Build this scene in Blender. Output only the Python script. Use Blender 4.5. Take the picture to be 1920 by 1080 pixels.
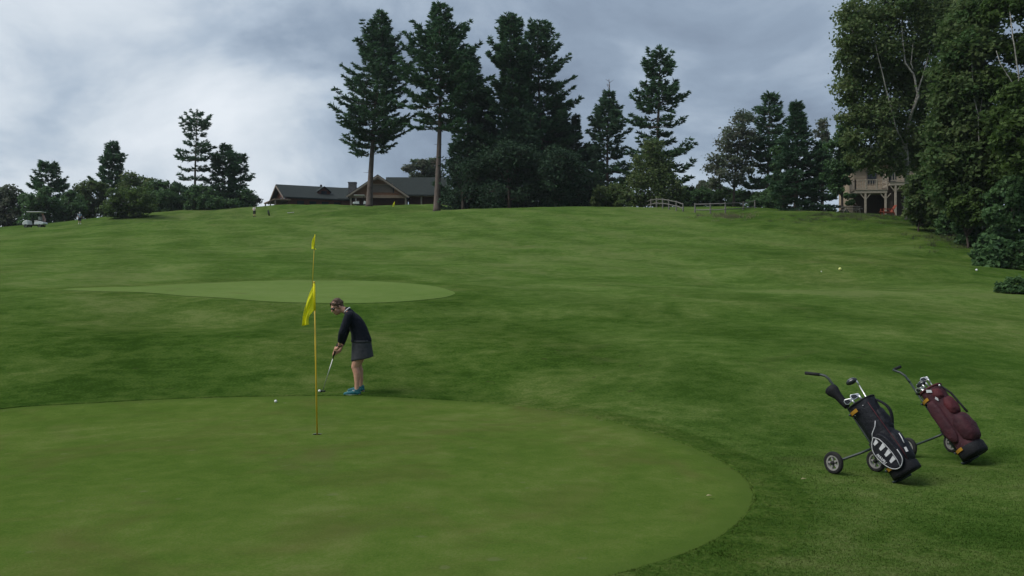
import bpy, bmesh, math, random
import numpy as np
from mathutils import Vector, Matrix

# ------------------------------------------------------------------ reset
for o in list(bpy.data.objects):
    bpy.data.objects.remove(o, do_unlink=True)
scene = bpy.context.scene
COL = scene.collection
R = math.radians
random.seed(7)
rng = np.random.default_rng(7)

# ------------------------------------------------------------------ camera
FPX = 1663.0                       # focal length in pixels of the 1920 px wide photograph
CAM = Vector((0.0, 0.0, 1.77))
cd = bpy.data.cameras.new('camera')
cd.sensor_width = 36.0
cd.lens = 36.0 * FPX / 1920.0
cd.clip_start = 0.1
cd.clip_end = 6000
cam = bpy.data.objects.new('camera', cd)
COL.objects.link(cam)
cam.location = CAM
cam.rotation_euler = (R(90), 0, 0)
scene.camera = cam

# ------------------------------------------------------------------ sky and sun (overcast)
SUN_AZ = R(-108)                    # measured from the view direction (+Y), negative = left
SUN_EL = R(50)
sun_dir = Vector((math.sin(SUN_AZ) * math.cos(SUN_EL), math.cos(SUN_AZ) * math.cos(SUN_EL), math.sin(SUN_EL)))
world = bpy.data.worlds.new('World')
scene.world = world
world.use_nodes = True
wt = world.node_tree
wt.nodes.clear()
wn, wl = wt.nodes.new, wt.links.new
out = wn('ShaderNodeOutputWorld')
sky = wn('ShaderNodeTexSky')
sky.sky_type = 'NISHITA'
sky.sun_disc = False
sky.sun_elevation = SUN_EL
sky.sun_rotation = SUN_AZ
bg1 = wn('ShaderNodeBackground')
bg1.inputs['Strength'].default_value = 0.05
wl(sky.outputs[0], bg1.inputs['Color'])
tc = wn('ShaderNodeTexCoord')
sep = wn('ShaderNodeSeparateXYZ')
wl(tc.outputs['Generated'], sep.inputs[0])
def wmath(op, a, b=None, clamp=False):
    n = wn('ShaderNodeMath'); n.operation = op; n.use_clamp = clamp
    for i, v in enumerate((a, b)):
        if v is None: continue
        if isinstance(v, (int, float)): n.inputs[i].default_value = v
        else: wl(v, n.inputs[i])
    return n.outputs[0]
zz = wmath('MAXIMUM', sep.outputs[2], 0.0)
den = wmath('ADD', zz, 0.45)
cx = wmath('DIVIDE', sep.outputs[0], den)
cy = wmath('DIVIDE', sep.outputs[1], den)
comb = wn('ShaderNodeCombineXYZ')
wl(cx, comb.inputs[0]); wl(cy, comb.inputs[1])
def wnoise(scale, detail, rough, dist, off):
    mp = wn('ShaderNodeMapping'); mp.inputs['Location'].default_value = off
    wl(comb.outputs[0], mp.inputs[0])
    n = wn('ShaderNodeTexNoise')
    n.inputs['Scale'].default_value = scale; n.inputs['Detail'].default_value = detail
    n.inputs['Roughness'].default_value = rough; n.inputs['Distortion'].default_value = dist
    wl(mp.outputs[0], n.inputs['Vector'])
    return n.outputs[0]
nA = wnoise(0.95, 2.0, 0.5, 0.2, (10.49, 15.51, 0.0))
nB = wnoise(2.6, 9.0, 0.56, 0.30, (2.16, 14.97, 0.0))
dotn = wn('ShaderNodeVectorMath'); dotn.operation = 'DOT_PRODUCT'
wl(tc.outputs['Generated'], dotn.inputs[0])
# thin cloud in front of the hidden sun, low on the left
gl = Vector((math.sin(R(-29)) * math.cos(R(10)), math.cos(R(-29)) * math.cos(R(10)), math.sin(R(10))))
dotn.inputs[1].default_value = gl
mr = wn('ShaderNodeMapRange'); mr.interpolation_type = 'SMOOTHSTEP'
wl(dotn.outputs['Value'], mr.inputs[0])
mr.inputs[1].default_value = 0.915; mr.inputs[2].default_value = 0.9995
mr.inputs[3].default_value = 0.0; mr.inputs[4].default_value = 0.285
s1 = wmath('MULTIPLY', nA, 0.55)
s2 = wmath('MULTIPLY', nB, 1.18)
tot = wmath('ADD', s1, s2)
tot = wmath('ADD', tot, mr.outputs[0])
hz = wn('ShaderNodeMapRange'); hz.interpolation_type = 'SMOOTHSTEP'      # the far edge of the cloud deck is paler
wl(zz, hz.inputs[0]); hz.inputs[1].default_value = 0.02; hz.inputs[2].default_value = 0.20; hz.inputs[3].default_value = 0.085; hz.inputs[4].default_value = 0.0
tot = wmath('ADD', tot, hz.outputs[0])
tot = wmath('SUBTRACT', tot, 0.370)
ramp = wn('ShaderNodeValToRGB')
el = ramp.color_ramp.elements
el[0].position = 0.36; el[0].color = (0.190, 0.243, 0.325, 1)
el[1].position = 1.0; el[1].color = (0.76, 0.81, 0.865, 1)
for p, c in ((0.52, (0.270, 0.342, 0.438, 1)), (0.66, (0.415, 0.495, 0.592, 1)), (0.80, (0.60, 0.665, 0.735, 1))):
    e = el.new(p); e.color = c
wl(tot, ramp.inputs[0])
bg2 = wn('ShaderNodeBackground')
bg2.inputs['Strength'].default_value = 0.535
wl(ramp.outputs[0], bg2.inputs['Color'])
mixw = wn('ShaderNodeMixShader')
mixw.inputs[0].default_value = 0.93
wl(bg1.outputs[0], mixw.inputs[1]); wl(bg2.outputs[0], mixw.inputs[2])
wl(mixw.outputs[0], out.inputs[0])

sd = bpy.data.lights.new('sun', 'SUN')
sd.energy = 1.5
sd.angle = R(35)
sd.color = (1.0, 0.97, 0.92)
sun = bpy.data.objects.new('sun', sd)
COL.objects.link(sun)
sun.rotation_euler = sun_dir.to_track_quat('Z', 'Y').to_euler()
sun.location = (0, 0, 60)

scene.view_settings.view_transform = 'Standard'
scene.view_settings.look = 'None'
scene.view_settings.exposure = 1.05
scene.view_settings.gamma = 1.0
scene.view_settings.use_curve_mapping = False

# ------------------------------------------------------------------ helpers: tags, materials, meshes
def tag(o, label, cat, group=None, kind=None):
    o['label'] = label; o['category'] = cat
    if group: o['group'] = group
    if kind: o['kind'] = kind
    return o

def thing(name, label, cat, loc, group=None):
    o = bpy.data.objects.new(name, None)
    o.empty_display_size = 0.2
    COL.objects.link(o)
    o.location = loc
    return tag(o, label, cat, group)

MATS = {}
def mat(name, c1, c2=None, scale=8.0, rough=0.7, metal=0.0, bump=0.0, bscale=40.0, spec=0.3, detail=4.0, stretch=(1, 1, 1)):
    if name in MATS: return MATS[name]
    m = bpy.data.materials.new(name); m.use_nodes = True
    t = m.node_tree; b = t.nodes['Principled BSDF']
    b.inputs['Roughness'].default_value = rough
    b.inputs['Metallic'].default_value = metal
    b.inputs['Specular IOR Level'].default_value = spec
    c2 = c2 or tuple(x * 0.75 for x in c1)
    co = t.nodes.new('ShaderNodeTexCoord')
    mp = t.nodes.new('ShaderNodeMapping'); mp.inputs['Scale'].default_value = stretch
    t.links.new(co.outputs['Object'], mp.inputs[0])
    n = t.nodes.new('ShaderNodeTexNoise'); n.inputs['Scale'].default_value = scale; n.inputs['Detail'].default_value = detail
    t.links.new(mp.outputs[0], n.inputs['Vector'])
    r = t.nodes.new('ShaderNodeValToRGB')
    r.color_ramp.elements[0].position = 0.32; r.color_ramp.elements[0].color = (*c2, 1)
    r.color_ramp.elements[1].position = 0.68; r.color_ramp.elements[1].color = (*c1, 1)
    t.links.new(n.outputs[0], r.inputs[0])
    t.links.new(r.outputs[0], b.inputs['Base Color'])
    if bump:
        n2 = t.nodes.new('ShaderNodeTexNoise'); n2.inputs['Scale'].default_value = bscale; n2.inputs['Detail'].default_value = 3
        t.links.new(mp.outputs[0], n2.inputs['Vector'])
        bp = t.nodes.new('ShaderNodeBump'); bp.inputs['Strength'].default_value = bump; bp.inputs['Distance'].default_value = 0.02
        t.links.new(n2.outputs[0], bp.inputs['Height'])
        t.links.new(bp.outputs[0], b.inputs['Normal'])
    MATS[name] = m
    return m

def leaf_mat(name, c_lo, c_hi, trans=0.25, rough=0.6, upright=False):
    """foliage: leaf colour from the per-leaf attribute 'tint', part of the light passes through"""
    if name in MATS: return MATS[name]
    m = bpy.data.materials.new(name); m.use_nodes = True
    t = m.node_tree; t.nodes.clear()
    o = t.nodes.new('ShaderNodeOutputMaterial')
    a = t.nodes.new('ShaderNodeAttribute'); a.attribute_name = 'tint'
    r = t.nodes.new('ShaderNodeValToRGB')
    r.color_ramp.elements[0].color = (*c_lo, 1); r.color_ramp.elements[1].color = (*c_hi, 1)
    t.links.new(a.outputs['Fac'], r.inputs[0])
    d = t.nodes.new('ShaderNodeBsdfPrincipled'); d.inputs['Roughness'].default_value = rough
    d.inputs['Specular IOR Level'].default_value = 0.2
    tr = t.nodes.new('ShaderNodeBsdfTranslucent')
    mx = t.nodes.new('ShaderNodeMixShader'); mx.inputs[0].default_value = trans
    t.links.new(r.outputs[0], d.inputs['Base Color']); t.links.new(r.outputs[0], tr.inputs['Color'])
    t.links.new(d.outputs[0], mx.inputs[1]); t.links.new(tr.outputs[0], mx.inputs[2])
    if upright:     # thin upright grass takes the light as the turf it stands in does
        nv = t.nodes.new('ShaderNodeCombineXYZ'); nv.inputs[2].default_value = 1
        t.links.new(nv.outputs[0], d.inputs['Normal']); t.links.new(nv.outputs[0], tr.inputs['Normal'])
    t.links.new(mx.outputs[0], o.inputs['Surface'])
    MATS[name] = m
    return m

def link_mesh(name, me, m, parent=None, loc=(0, 0, 0)):
    ob = bpy.data.objects.new(name, me)
    COL.objects.link(ob)
    ob.location = loc
    if parent is not None: ob.parent = parent
    if m is not None:
        me.materials.clear(); me.materials.append(m)
    return ob

class MB:
    """collects shapes; build() links them as one mesh object"""
    def __init__(self): self.v = []; self.f = []
    def add(self, vs, fs):
        b = len(self.v)
        self.v.extend([tuple(p) for p in vs]); self.f.extend([tuple(b + i for i in f) for f in fs])
        return self
    def box(self, c, s, rot=None, taper=1.0):
        x, y, z = s[0] / 2, s[1] / 2, s[2] / 2
        vs = [Vector((i * x * (taper if k > 0 else 1), j * y * (taper if k > 0 else 1), k * z)) for k in (-1, 1) for j in (-1, 1) for i in (-1, 1)]
        if rot is not None: vs = [rot @ p for p in vs]
        vs = [p + Vector(c) for p in vs]
        return self.add(vs, [(0, 2, 3, 1), (4, 5, 7, 6), (0, 1, 5, 4), (2, 6, 7, 3), (0, 4, 6, 2), (1, 3, 7, 5)])
    def bar(self, p, q, w, h, up=(0, 0, 1)):
        p, q = Vector(p), Vector(q)
        d = (q - p); L = d.length; d.normalize()
        u = Vector(up); s = d.cross(u)
        if s.length < 1e-4: s = d.cross(Vector((1, 0, 0)))
        s.normalize(); n = s.cross(d)
        vs = []
        for a in (p, q):
            for i, j in ((-1, -1), (1, -1), (1, 1), (-1, 1)):
                vs.append(a + s * (i * w / 2) + n * (j * h / 2))
        return self.add(vs, [(0, 3, 2, 1), (4, 5, 6, 7), (0, 1, 5, 4), (1, 2, 6, 5), (2, 3, 7, 6), (3, 0, 4, 7)])
    def tube(self, pts, rad, n=8, caps=True, ell=None):
        pts = [Vector(p) for p in pts]
        if isinstance(rad, (int, float)): rad = [rad] * len(pts)
        base = len(self.v)
        prev = None
        for i, p in enumerate(pts):
            if i == 0: d = pts[1] - pts[0]
            elif i == len(pts) - 1: d = pts[-1] - pts[-2]
            else: d = pts[i + 1] - pts[i - 1]
            d.normalize()
            if prev is None:
                a = Vector((0, 0, 1)) if abs(d.z) < 0.9 else Vector((1, 0, 0))
                s = d.cross(a).normalized()
            else:
                s = (prev - d * prev.dot(d)).normalized()
            prev = s
            t = d.cross(s)
            for k in range(n):
                an = 2 * math.pi * k / n
                self.v.append(tuple(p + (s * math.cos(an) + t * math.sin(an)) * rad[i]))
        for i in range(len(pts) - 1):
            for k in range(n):
                a = base + i * n + k; b = base + i * n + (k + 1) % n
                self.f.append((a, b, b + n, a + n))
        if caps:
            self.f.append(tuple(base + k for k in reversed(range(n))))
            self.f.append(tuple(base + (len(pts) - 1) * n + k for k in range(n)))
        return self
    def cap(self, p, q, r1, r2, n=12):
        """tapered capsule with round ends"""
        p, q = Vector(p), Vector(q)
        d = (q - p).normalized()
        pts, rd = [], []
        for i in range(5):
            a = math.pi / 2 * (1 - i / 4)
            pts.append(p - d * (r1 * math.sin(a))); rd.append(max(r1 * math.cos(a), r1 * 0.03))
        for i in range(5):
            a = math.pi / 2 * i / 4
            pts.append(q + d * (r2 * math.sin(a))); rd.append(max(r2 * math.cos(a), r2 * 0.03))
        return self.tube(pts, rd, n)
    def chain(self, pts, rads, n=12):
        for i in range(len(pts) - 1): self.cap(pts[i], pts[i + 1], rads[i], rads[i + 1], n)
        return self
    def ell(self, c, r, rot=None, n=16, m=10):
        vs = [Vector((0, 0, -r[2]))]
        for i in range(1, m):
            a = -math.pi / 2 + math.pi * i / m
            for k in range(n):
                b = 2 * math.pi * k / n
                vs.append(Vector((r[0] * math.cos(a) * math.cos(b), r[1] * math.cos(a) * math.sin(b), r[2] * math.sin(a))))
        vs.append(Vector((0, 0, r[2])))
        if rot is not None: vs = [rot @ p for p in vs]
        vs = [p + Vector(c) for p in vs]
        fs = [(0, 1 + (k + 1) % n, 1 + k) for k in range(n)]
        for i in range(m - 2):
            for k in range(n):
                a = 1 + i * n + k; b = 1 + i * n + (k + 1) % n
                fs.append((a, b, b + n, a + n))
        L = len(vs) - 1; s = 1 + (m - 2) * n
        fs += [(s + k, s + (k + 1) % n, L) for k in range(n)]
        return self.add(vs, fs)
    def loft(self, rings, caps=True, close=True):
        n = len(rings[0]); base = len(self.v)
        for r in rings: self.v.extend([tuple(p) for p in r])
        for i in range(len(rings) - 1):
            for k in range(n if close else n - 1):
                a = base + i * n + k; b = base + i * n + (k + 1) % n
                self.f.append((a, b, b + n, a + n))
        if caps:
            self.f.append(tuple(base + k for k in reversed(range(n))))
            self.f.append(tuple(base + (len(rings) - 1) * n + k for k in range(n)))
        return self
    def prism(self, poly, d):
        """polygon (list of 3D points) pushed along vector d"""
        n = len(poly); d = Vector(d)
        vs = [Vector(p) for p in poly] + [Vector(p) + d for p in poly]
        fs = [tuple(range(n)), tuple(reversed(range(n, 2 * n)))]
        fs += [(k, k + n, (k + 1) % n + n, (k + 1) % n) for k in range(n)]
        return self.add(vs, fs)
    def mesh(self, name, off=(0, 0, 0), mtx=None):
        me = bpy.data.meshes.new(name)
        vs = self.v
        if mtx is not None: vs = [mtx @ Vector(p) for p in vs]
        o = Vector(off)
        me.from_pydata([tuple(Vector(p) - o) for p in vs], [], self.f)
        bm = bmesh.new(); bm.from_mesh(me)
        bmesh.ops.recalc_face_normals(bm, faces=bm.faces)
        bm.to_mesh(me); bm.free()
        return me
    def build(self, name, m, parent=None, smooth=False, mtx=None, world=True, bevel=0.0):
        off = (0, 0, 0)
        if parent is not None and world:
            p = parent; off = Vector((0, 0, 0))
            while p is not None: off = off + Vector(p.location); p = p.parent
        me = self.mesh(name, off, mtx)
        if smooth: me.polygons.foreach_set('use_smooth', [True] * len(me.polygons))
        ob = link_mesh(name, me, m, parent)
        if bevel:
            bv = ob.modifiers.new('bevel', 'BEVEL'); bv.width = bevel; bv.segments = 2; bv.limit_method = 'ANGLE'
        return ob

def soft(mb, name, m, parent, voxel=0.01, smooth=4, mtx=None, decimate=0):
    """the union of overlapping shapes as one continuous surface"""
    off = Vector((0, 0, 0)); p = parent
    while p is not None: off = off + Vector(p.location); p = p.parent
    me = mb.mesh(name + '_raw', off, mtx)
    tmp = bpy.data.objects.new('tmp', me); COL.objects.link(tmp)
    rm = tmp.modifiers.new('r', 'REMESH'); rm.mode = 'VOXEL'; rm.voxel_size = voxel; rm.adaptivity = 0
    if smooth:
        sm = tmp.modifiers.new('s', 'SMOOTH'); sm.iterations = smooth; sm.factor = 0.5
    dg = bpy.context.evaluated_depsgraph_get(); dg.update()
    new = bpy.data.meshes.new_from_object(tmp.evaluated_get(dg))
    bpy.data.objects.remove(tmp, do_unlink=True); bpy.data.meshes.remove(me)
    new.name = name
    new.polygons.foreach_set('use_smooth', [True] * len(new.polygons))
    return link_mesh(name, new, m, parent)

def np_mesh(name, V, F, m, parent=None, loc=(0, 0, 0), tint=None, smooth=False, attr='tint'):
    """V (n,3) array, F (m,k) int array"""
    me = bpy.data.meshes.new(name)
    k = F.shape[1]
    me.vertices.add(len(V)); me.vertices.foreach_set('co', np.ascontiguousarray(V, np.float32).ravel())
    me.loops.add(F.size); me.loops.foreach_set('vertex_index', np.ascontiguousarray(F, np.int32).ravel())
    me.polygons.add(len(F)); me.polygons.foreach_set('loop_start', np.arange(0, F.size, k, dtype=np.int32))
    if tint is not None:
        a = me.attributes.new(attr, 'FLOAT', 'POINT'); a.data.foreach_set('value', np.ascontiguousarray(tint, np.float32))
    me.update(calc_edges=True)
    if smooth: me.polygons.foreach_set('use_smooth', np.ones(len(F), bool))
    return link_mesh(name, me, m, parent, loc)

# ------------------------------------------------------------------ ground relief
def pix(px, py, d):
    return np.array([(px - 960) / FPX * d, d, CAM.z + (540 - py) / FPX * d])

CP = [  # (pixel x, pixel y, metres) read off the photograph
 (595,815,10.7),(671,737,14.2),(0,768,13.0),(300,751,13.6),(900,755,13.7),(1200,806,11.2),(1415,930,7.8),
 (1566,888,8.9),(1690,903,8.65),(1805,868,9.65),(1704,855,10.2),(960,1080,5.4),(0,1080,5.4),(1920,1080,5.6),(1900,850,10.0),
 (0,540,28),(600,570,24),(600,650,17.6),(600,700,15.6),(600,545,28),(600,524,33),(850,550,27),(220,546,27.5),(350,532,31),
 (600,480,48),(600,430,72),(600,407,86),(400,412,90),(200,424,95),(960,600,21.5),(960,500,42),(960,440,66),(1000,389,95),(880,391,95),(1100,387,95),
 (0,600,20.5),(0,680,16.0),(0,480,47),(0,445,80),(0,433,105),(66,428.5,105),(-300,450,105),
 (1300,600,22),(1700,600,21),(1700,680,15.8),(1300,700,14.6),(1890,560,27),(1300,505,42),(1575,506,41),(1831,507,40),(1300,450,62),(1600,450,60),
 (1231,391,100),(1284,396,96),(1303,400,93),(1360,402,92),(1415,390,97),(1183,390,104),(1490,396,90),(1545,396,88),(1620,400,84),(1690,412,72),(1800,452,58),(1900,503,46),(1750,470,52),
 (2150,520,50),(2200,700,16),
]
pts = [pix(*c) for c in CP]
def P3(px, d, z): pts.append(np.array([(px - 960) / FPX * d, d, z]))
# ground behind the near crest (hidden dips and the far bank below the clubhouse)
P3(600, 104, 8.7); P3(480, 104, 8.8); P3(730, 106, 9.6); P3(820, 110, 11.4); P3(300, 115, 9.2); P3(150, 118, 9.0); P3(66, 120, 9.35); P3(-50, 120, 8.6)
for c in ((477,407,138),(690,388,124),(600,382,146),(740,396,134),(520,383,146),(440,389,146),(300,403,138),(150,422,128),(820,381,142)): pts.append(pix(*c))
P3(600, 152, 15.2); P3(700, 152, 15.1); P3(520, 156, 15.2); P3(800, 152, 15.0); P3(600, 175, 15.0); P3(300, 165, 14.9); P3(100, 165, 12.9); P3(-100, 165, 11.8)
P3(1000, 112, 10.8); P3(1000, 140, 11.5); P3(1100, 112, 10.9); P3(1230, 120, 12.3); P3(1370, 120, 12.2); P3(1500, 110, 11.1); P3(1650, 95, 8.8); P3(1750, 90, 8.0); P3(1900, 80, 6.5)
for a in range(0, 360, 30):
    for r, z in ((260, 10), (700, 9)):
        x, y = r * math.sin(R(a)), r * math.cos(R(a))
        pts.append(np.array([x, y, z if y > 0 else (-6 if y < -100 else 3)]))
for x, y, z in ((-12, 2, 0.0), (12, 2, -0.1), (0, -12, -0.2), (-25, 8, 0.1), (25, 8, -0.2), (-30, -30, -1), (30, -30, -1)):
    pts.append(np.array([x, y, z]))
PC = np.array(pts)
def _k(r2): return np.where(r2 > 1e-9, r2 * np.log(np.maximum(r2, 1e-9)) * 0.5, 0.0)
def _fit():
    n = len(PC); d2 = ((PC[:, None, :2] - PC[None, :, :2]) ** 2).sum(-1)
    K = _k(d2) + np.eye(n) * (0.02 + 0.00035 * (PC[:, 1] ** 2))   # looser far away
    Pm = np.c_[np.ones(n), PC[:, :2]]
    A = np.block([[K, Pm], [Pm.T, np.zeros((3, 3))]])
    return np.linalg.solve(A, np.r_[PC[:, 2], 0, 0, 0])
_W = _fit()
_ph = rng.uniform(0, 6.28, (14, 2)); _an = rng.uniform(0, 6.28, 14); _wl = np.geomspace(2.2, 14, 14)
BUMPS = [(15.8, 38.5, 9.0, 2.3, 0.38), (9.1, 34.0, 5.0, 3.2, -0.32), (-6.5, 21.5, 8.0, 1.9, -0.22), (5.0, 24.0, 5.0, 2.5, 0.16), (14.0, 24.0, 6.0, 2.2, -0.18), (-14.0, 40.0, 7.0, 3.0, 0.22), (-22.0, 62.0, 10.0, 3.5, 0.35), (4.0, 52.0, 9.0, 3.0, 0.28), (20.0, 58.0, 7.0, 3.0, -0.3), (-34.0, 78.0, 9.0, 3.0, 0.5), (-4.0, 75.0, 8.0, 3.0, -0.3)]   # mounds and hollows: x, y, half-widths, height
def ground(x, y):
    x = np.asarray(x, float); y = np.asarray(y, float); sh = np.broadcast(x, y).shape
    x = np.broadcast_to(x, sh).ravel(); y = np.broadcast_to(y, sh).ravel()
    z = np.zeros(len(x)); n = len(PC)
    for i in range(0, len(x), 20000):
        s = slice(i, i + 20000)
        d2 = (x[s, None] - PC[None, :, 0]) ** 2 + (y[s, None] - PC[None, :, 1]) ** 2
        z[s] = _k(d2) @ _W[:n] + _W[n] + _W[n + 1] * x[s] + _W[n + 2] * y[s]
    for a, w, p in zip(_an, _wl, _ph):
        k = 6.283 / w
        z += 0.0030 * w ** 0.9 * np.sin(k * (x * math.cos(a) + y * math.sin(a)) + p[0]) * np.clip((y - 9) / 30, 0.08, 1.0)
    for bx_, by_, sx_, sy_, am in BUMPS:
        z += am * np.exp(-((x - bx_) / sx_) ** 2 - ((y - by_) / sy_) ** 2)
    return z.reshape(sh)
def gz(x, y): return float(ground(np.array([x]), np.array([y]))[0])
def hit(px, py, d0=3.0, d1=220.0):
    """where the ray through a pixel meets the ground"""
    d = np.geomspace(d0, d1, 900)
    x = (px - 960) / FPX * d; zr = CAM.z + (540 - py) / FPX * d
    g = ground(x, d)
    i = int(np.argmax(zr <= g))
    if zr[i] > g[i]: i = len(d) - 1
    lo, hi = d[max(i - 1, 0)], d[i]
    for _ in range(25):
        m = 0.5 * (lo + hi)
        if CAM.z + (540 - py) / FPX * m <= gz((px - 960) / FPX * m, m): hi = m
        else: lo = m
    x = (px - 960) / FPX * hi
    return Vector((x, hi, gz(x, hi)))
def at(px, d, dz=0.0):
    x = (px - 960) / FPX * d
    return Vector((x, d, gz(x, d) + dz))
def crest(px, dmin=80, dmax=150):
    d = np.linspace(dmin, dmax, 300); z = ground((px - 960) / FPX * d, d)
    return float(d[int(np.argmax((z - CAM.z) / d))])
def zpix(py, d): return CAM.z + (540 - py) / FPX * d

# ------------------------------------------------------------------ grass materials
def grass_mat(name, rough_cols, fair_cols, blades=False, fine=1.0, streak=False, ringed=False):
    m = bpy.data.materials.new(name); m.use_nodes = True
    t = m.node_tree; b = t.nodes['Principled BSDF']; N = t.nodes.new; L = t.links.new
    b.inputs['Roughness'].default_value = 1.0; b.inputs['Specular IOR Level'].default_value = 0.0
    geo = N('ShaderNodeNewGeometry')
    def noise(scale, detail, rg=0.55, dist=0.0, st=(1, 1, 1)):
        mp = N('ShaderNodeMapping'); mp.inputs['Scale'].default_value = st
        L(geo.outputs['Position'], mp.inputs[0])
        n = N('ShaderNodeTexNoise'); n.inputs['Scale'].default_value = scale; n.inputs['Detail'].default_value = detail
        n.inputs['Roughness'].default_value = rg; n.inputs['Distortion'].default_value = dist
        L(mp.outputs[0], n.inputs['Vector']); return n.outputs[0]
    def mth(op, a, c):
        n = N('ShaderNodeMath'); n.operation = op
        for i, v in enumerate((a, c)):
            if isinstance(v, (int, float)): n.inputs[i].default_value = v
            else: L(v, n.inputs[i])
        return n.outputs[0]
    big = noise(0.11, 3, 0.5, 0.6); mid = noise(0.55, 5, 0.6, 0.8); small = noise(3.2, 5, 0.65, 0.3); fin = noise(26 * fine, 3, 0.7)
    v = mth('MULTIPLY', big, 0.46); v = mth('ADD', v, mth('MULTIPLY', mid, 0.44)); v = mth('ADD', v, mth('MULTIPLY', small, 0.42)); v = mth('ADD', v, mth('MULTIPLY', fin, 0.46))
    v = mth('SUBTRACT', v, 0.39)
    def ramp(cols):
        r = N('ShaderNodeValToRGB'); e = r.color_ramp.elements
        e[0].position = cols[0][0]; e[0].color = (*cols[0][1], 1); e[1].position = cols[-1][0]; e[1].color = (*cols[-1][1], 1)
        for p, c in cols[1:-1]:
            q = e.new(p); q.color = (*c, 1)
        L(v, r.inputs[0]); return r.outputs[0]
    c = ramp(rough_cols)
    if fair_cols:
        a = N('ShaderNodeAttribute'); a.attribute_name = 'mow'
        mx = N('ShaderNodeMix'); mx.data_type = 'RGBA'
        # the mown edge wanders
        aa = mth('ADD', a.outputs['Fac'], mth('MULTIPLY', mth('SUBTRACT', mid, 0.5), 0.5))
        cl = N('ShaderNodeClamp'); L(aa, cl.inputs[0])
        L(cl.outputs[0], mx.inputs[0]); L(c, mx.inputs[6]); L(ramp(fair_cols), mx.inputs[7])
        c = mx.outputs[2]
    # straw-coloured worn patches
    dry = noise(0.34, 6, 0.66, 1.2)
    dr = N('ShaderNodeMapRange'); L(dry, dr.inputs[0]); dr.inputs[1].default_value = 0.58; dr.inputs[2].default_value = 0.76; dr.inputs[3].default_value = 0; dr.inputs[4].default_value = 0.55
    mx2 = N('ShaderNodeMix'); mx2.data_type = 'RGBA'; L(dr.outputs[0], mx2.inputs[0]); L(c, mx2.inputs[6]); mx2.inputs[7].default_value = (0.092, 0.102, 0.036, 1)
    c = mx2.outputs[2]
    if ringed:      # the outer hand's breadth is cut longer
        ea = N('ShaderNodeAttribute'); ea.attribute_name = 'edge'
        ef = N('ShaderNodeClamp'); L(mth('ADD', ea.outputs['Fac'], mth('MULTIPLY', mth('SUBTRACT', noise(9.0, 4, 0.6), 0.5), 0.9)), ef.inputs[0])
        mx7 = N('ShaderNodeMix'); mx7.data_type = 'RGBA'; L(mth('MULTIPLY', ef.outputs[0], 0.75), mx7.inputs[0]); L(c, mx7.inputs[6]); mx7.inputs[7].default_value = (*ROUGH[2][1], 1); c = mx7.outputs[2]
    if ringed:      # pale worn tracks where the mower turns, some way in from the edge, and browned areas
        ra = N('ShaderNodeAttribute'); ra.attribute_name = 'worn'
        wn_ = N('ShaderNodeMapRange'); L(noise(0.5, 4, 0.6, 0.5), wn_.inputs[0]); wn_.inputs[1].default_value = 0.44; wn_.inputs[2].default_value = 0.68
        mx3 = N('ShaderNodeMix'); mx3.data_type = 'RGBA'; L(mth('MULTIPLY', mth('MULTIPLY', ra.outputs['Fac'], wn_.outputs[0]), 0.55), mx3.inputs[0]); L(c, mx3.inputs[6]); mx3.inputs[7].default_value = (0.125, 0.125, 0.042, 1); c = mx3.outputs[2]
        br = N('ShaderNodeMapRange'); L(noise(0.62, 5, 0.62, 0.9, (1, 1, 3)), br.inputs[0]); br.inputs[1].default_value = 0.50; br.inputs[2].default_value = 0.70; br.inputs[4].default_value = 0.48
        mx4 = N('ShaderNodeMix'); mx4.data_type = 'RGBA'; L(br.outputs[0], mx4.inputs[0]); L(c, mx4.inputs[6]); mx4.inputs[7].default_value = (0.082, 0.077, 0.027, 1); c = mx4.outputs[2]
        pm = N('ShaderNodeMapRange'); L(noise(5.5, 2, 0.4, 0.0), pm.inputs[0]); pm.inputs[1].default_value = 0.70; pm.inputs[2].default_value = 0.76; pm.inputs[4].default_value = 0.4
        mx5 = N('ShaderNodeMix'); mx5.data_type = 'RGBA'; L(pm.outputs[0], mx5.inputs[0]); L(c, mx5.inputs[6]); mx5.inputs[7].default_value = (0.125, 0.138, 0.064, 1); c = mx5.outputs[2]
    if fair_cols:   # scattered divots and worm casts
        dv = N('ShaderNodeMapRange'); L(noise(4.2, 3, 0.5, 0.4), dv.inputs[0]); dv.inputs[1].default_value = 0.705; dv.inputs[2].default_value = 0.75; dv.inputs[4].default_value = 0.6
        mx6 = N('ShaderNodeMix'); mx6.data_type = 'RGBA'; L(dv.outputs[0], mx6.inputs[0]); L(c, mx6.inputs[6]); mx6.inputs[7].default_value = (0.038, 0.036, 0.016, 1); c = mx6.outputs[2]
    if streak:      # mower passes running up the slope
        w = N('ShaderNodeTexWave'); w.wave_type = 'BANDS'; w.bands_direction = 'X'
        mp = N('ShaderNodeMapping'); mp.inputs['Rotation'].default_value = (0, 0, R(-24)); L(geo.outputs['Position'], mp.inputs[0])
        w.inputs['Scale'].default_value = 0.075; w.inputs['Distortion'].default_value = 3.5; w.inputs['Detail'].default_value = 3; w.inputs['Detail Scale'].default_value = 0.6
        L(mp.outputs[0], w.inputs['Vector'])
        hs = N('ShaderNodeHueSaturation'); L(c, hs.inputs['Color'])
        L(mth('ADD', mth('MULTIPLY', w.outputs['Fac'], 0.12), 0.94), hs.inputs['Value'])
        c = hs.outputs[0]
    L(c, b.inputs['Base Color'])
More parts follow.
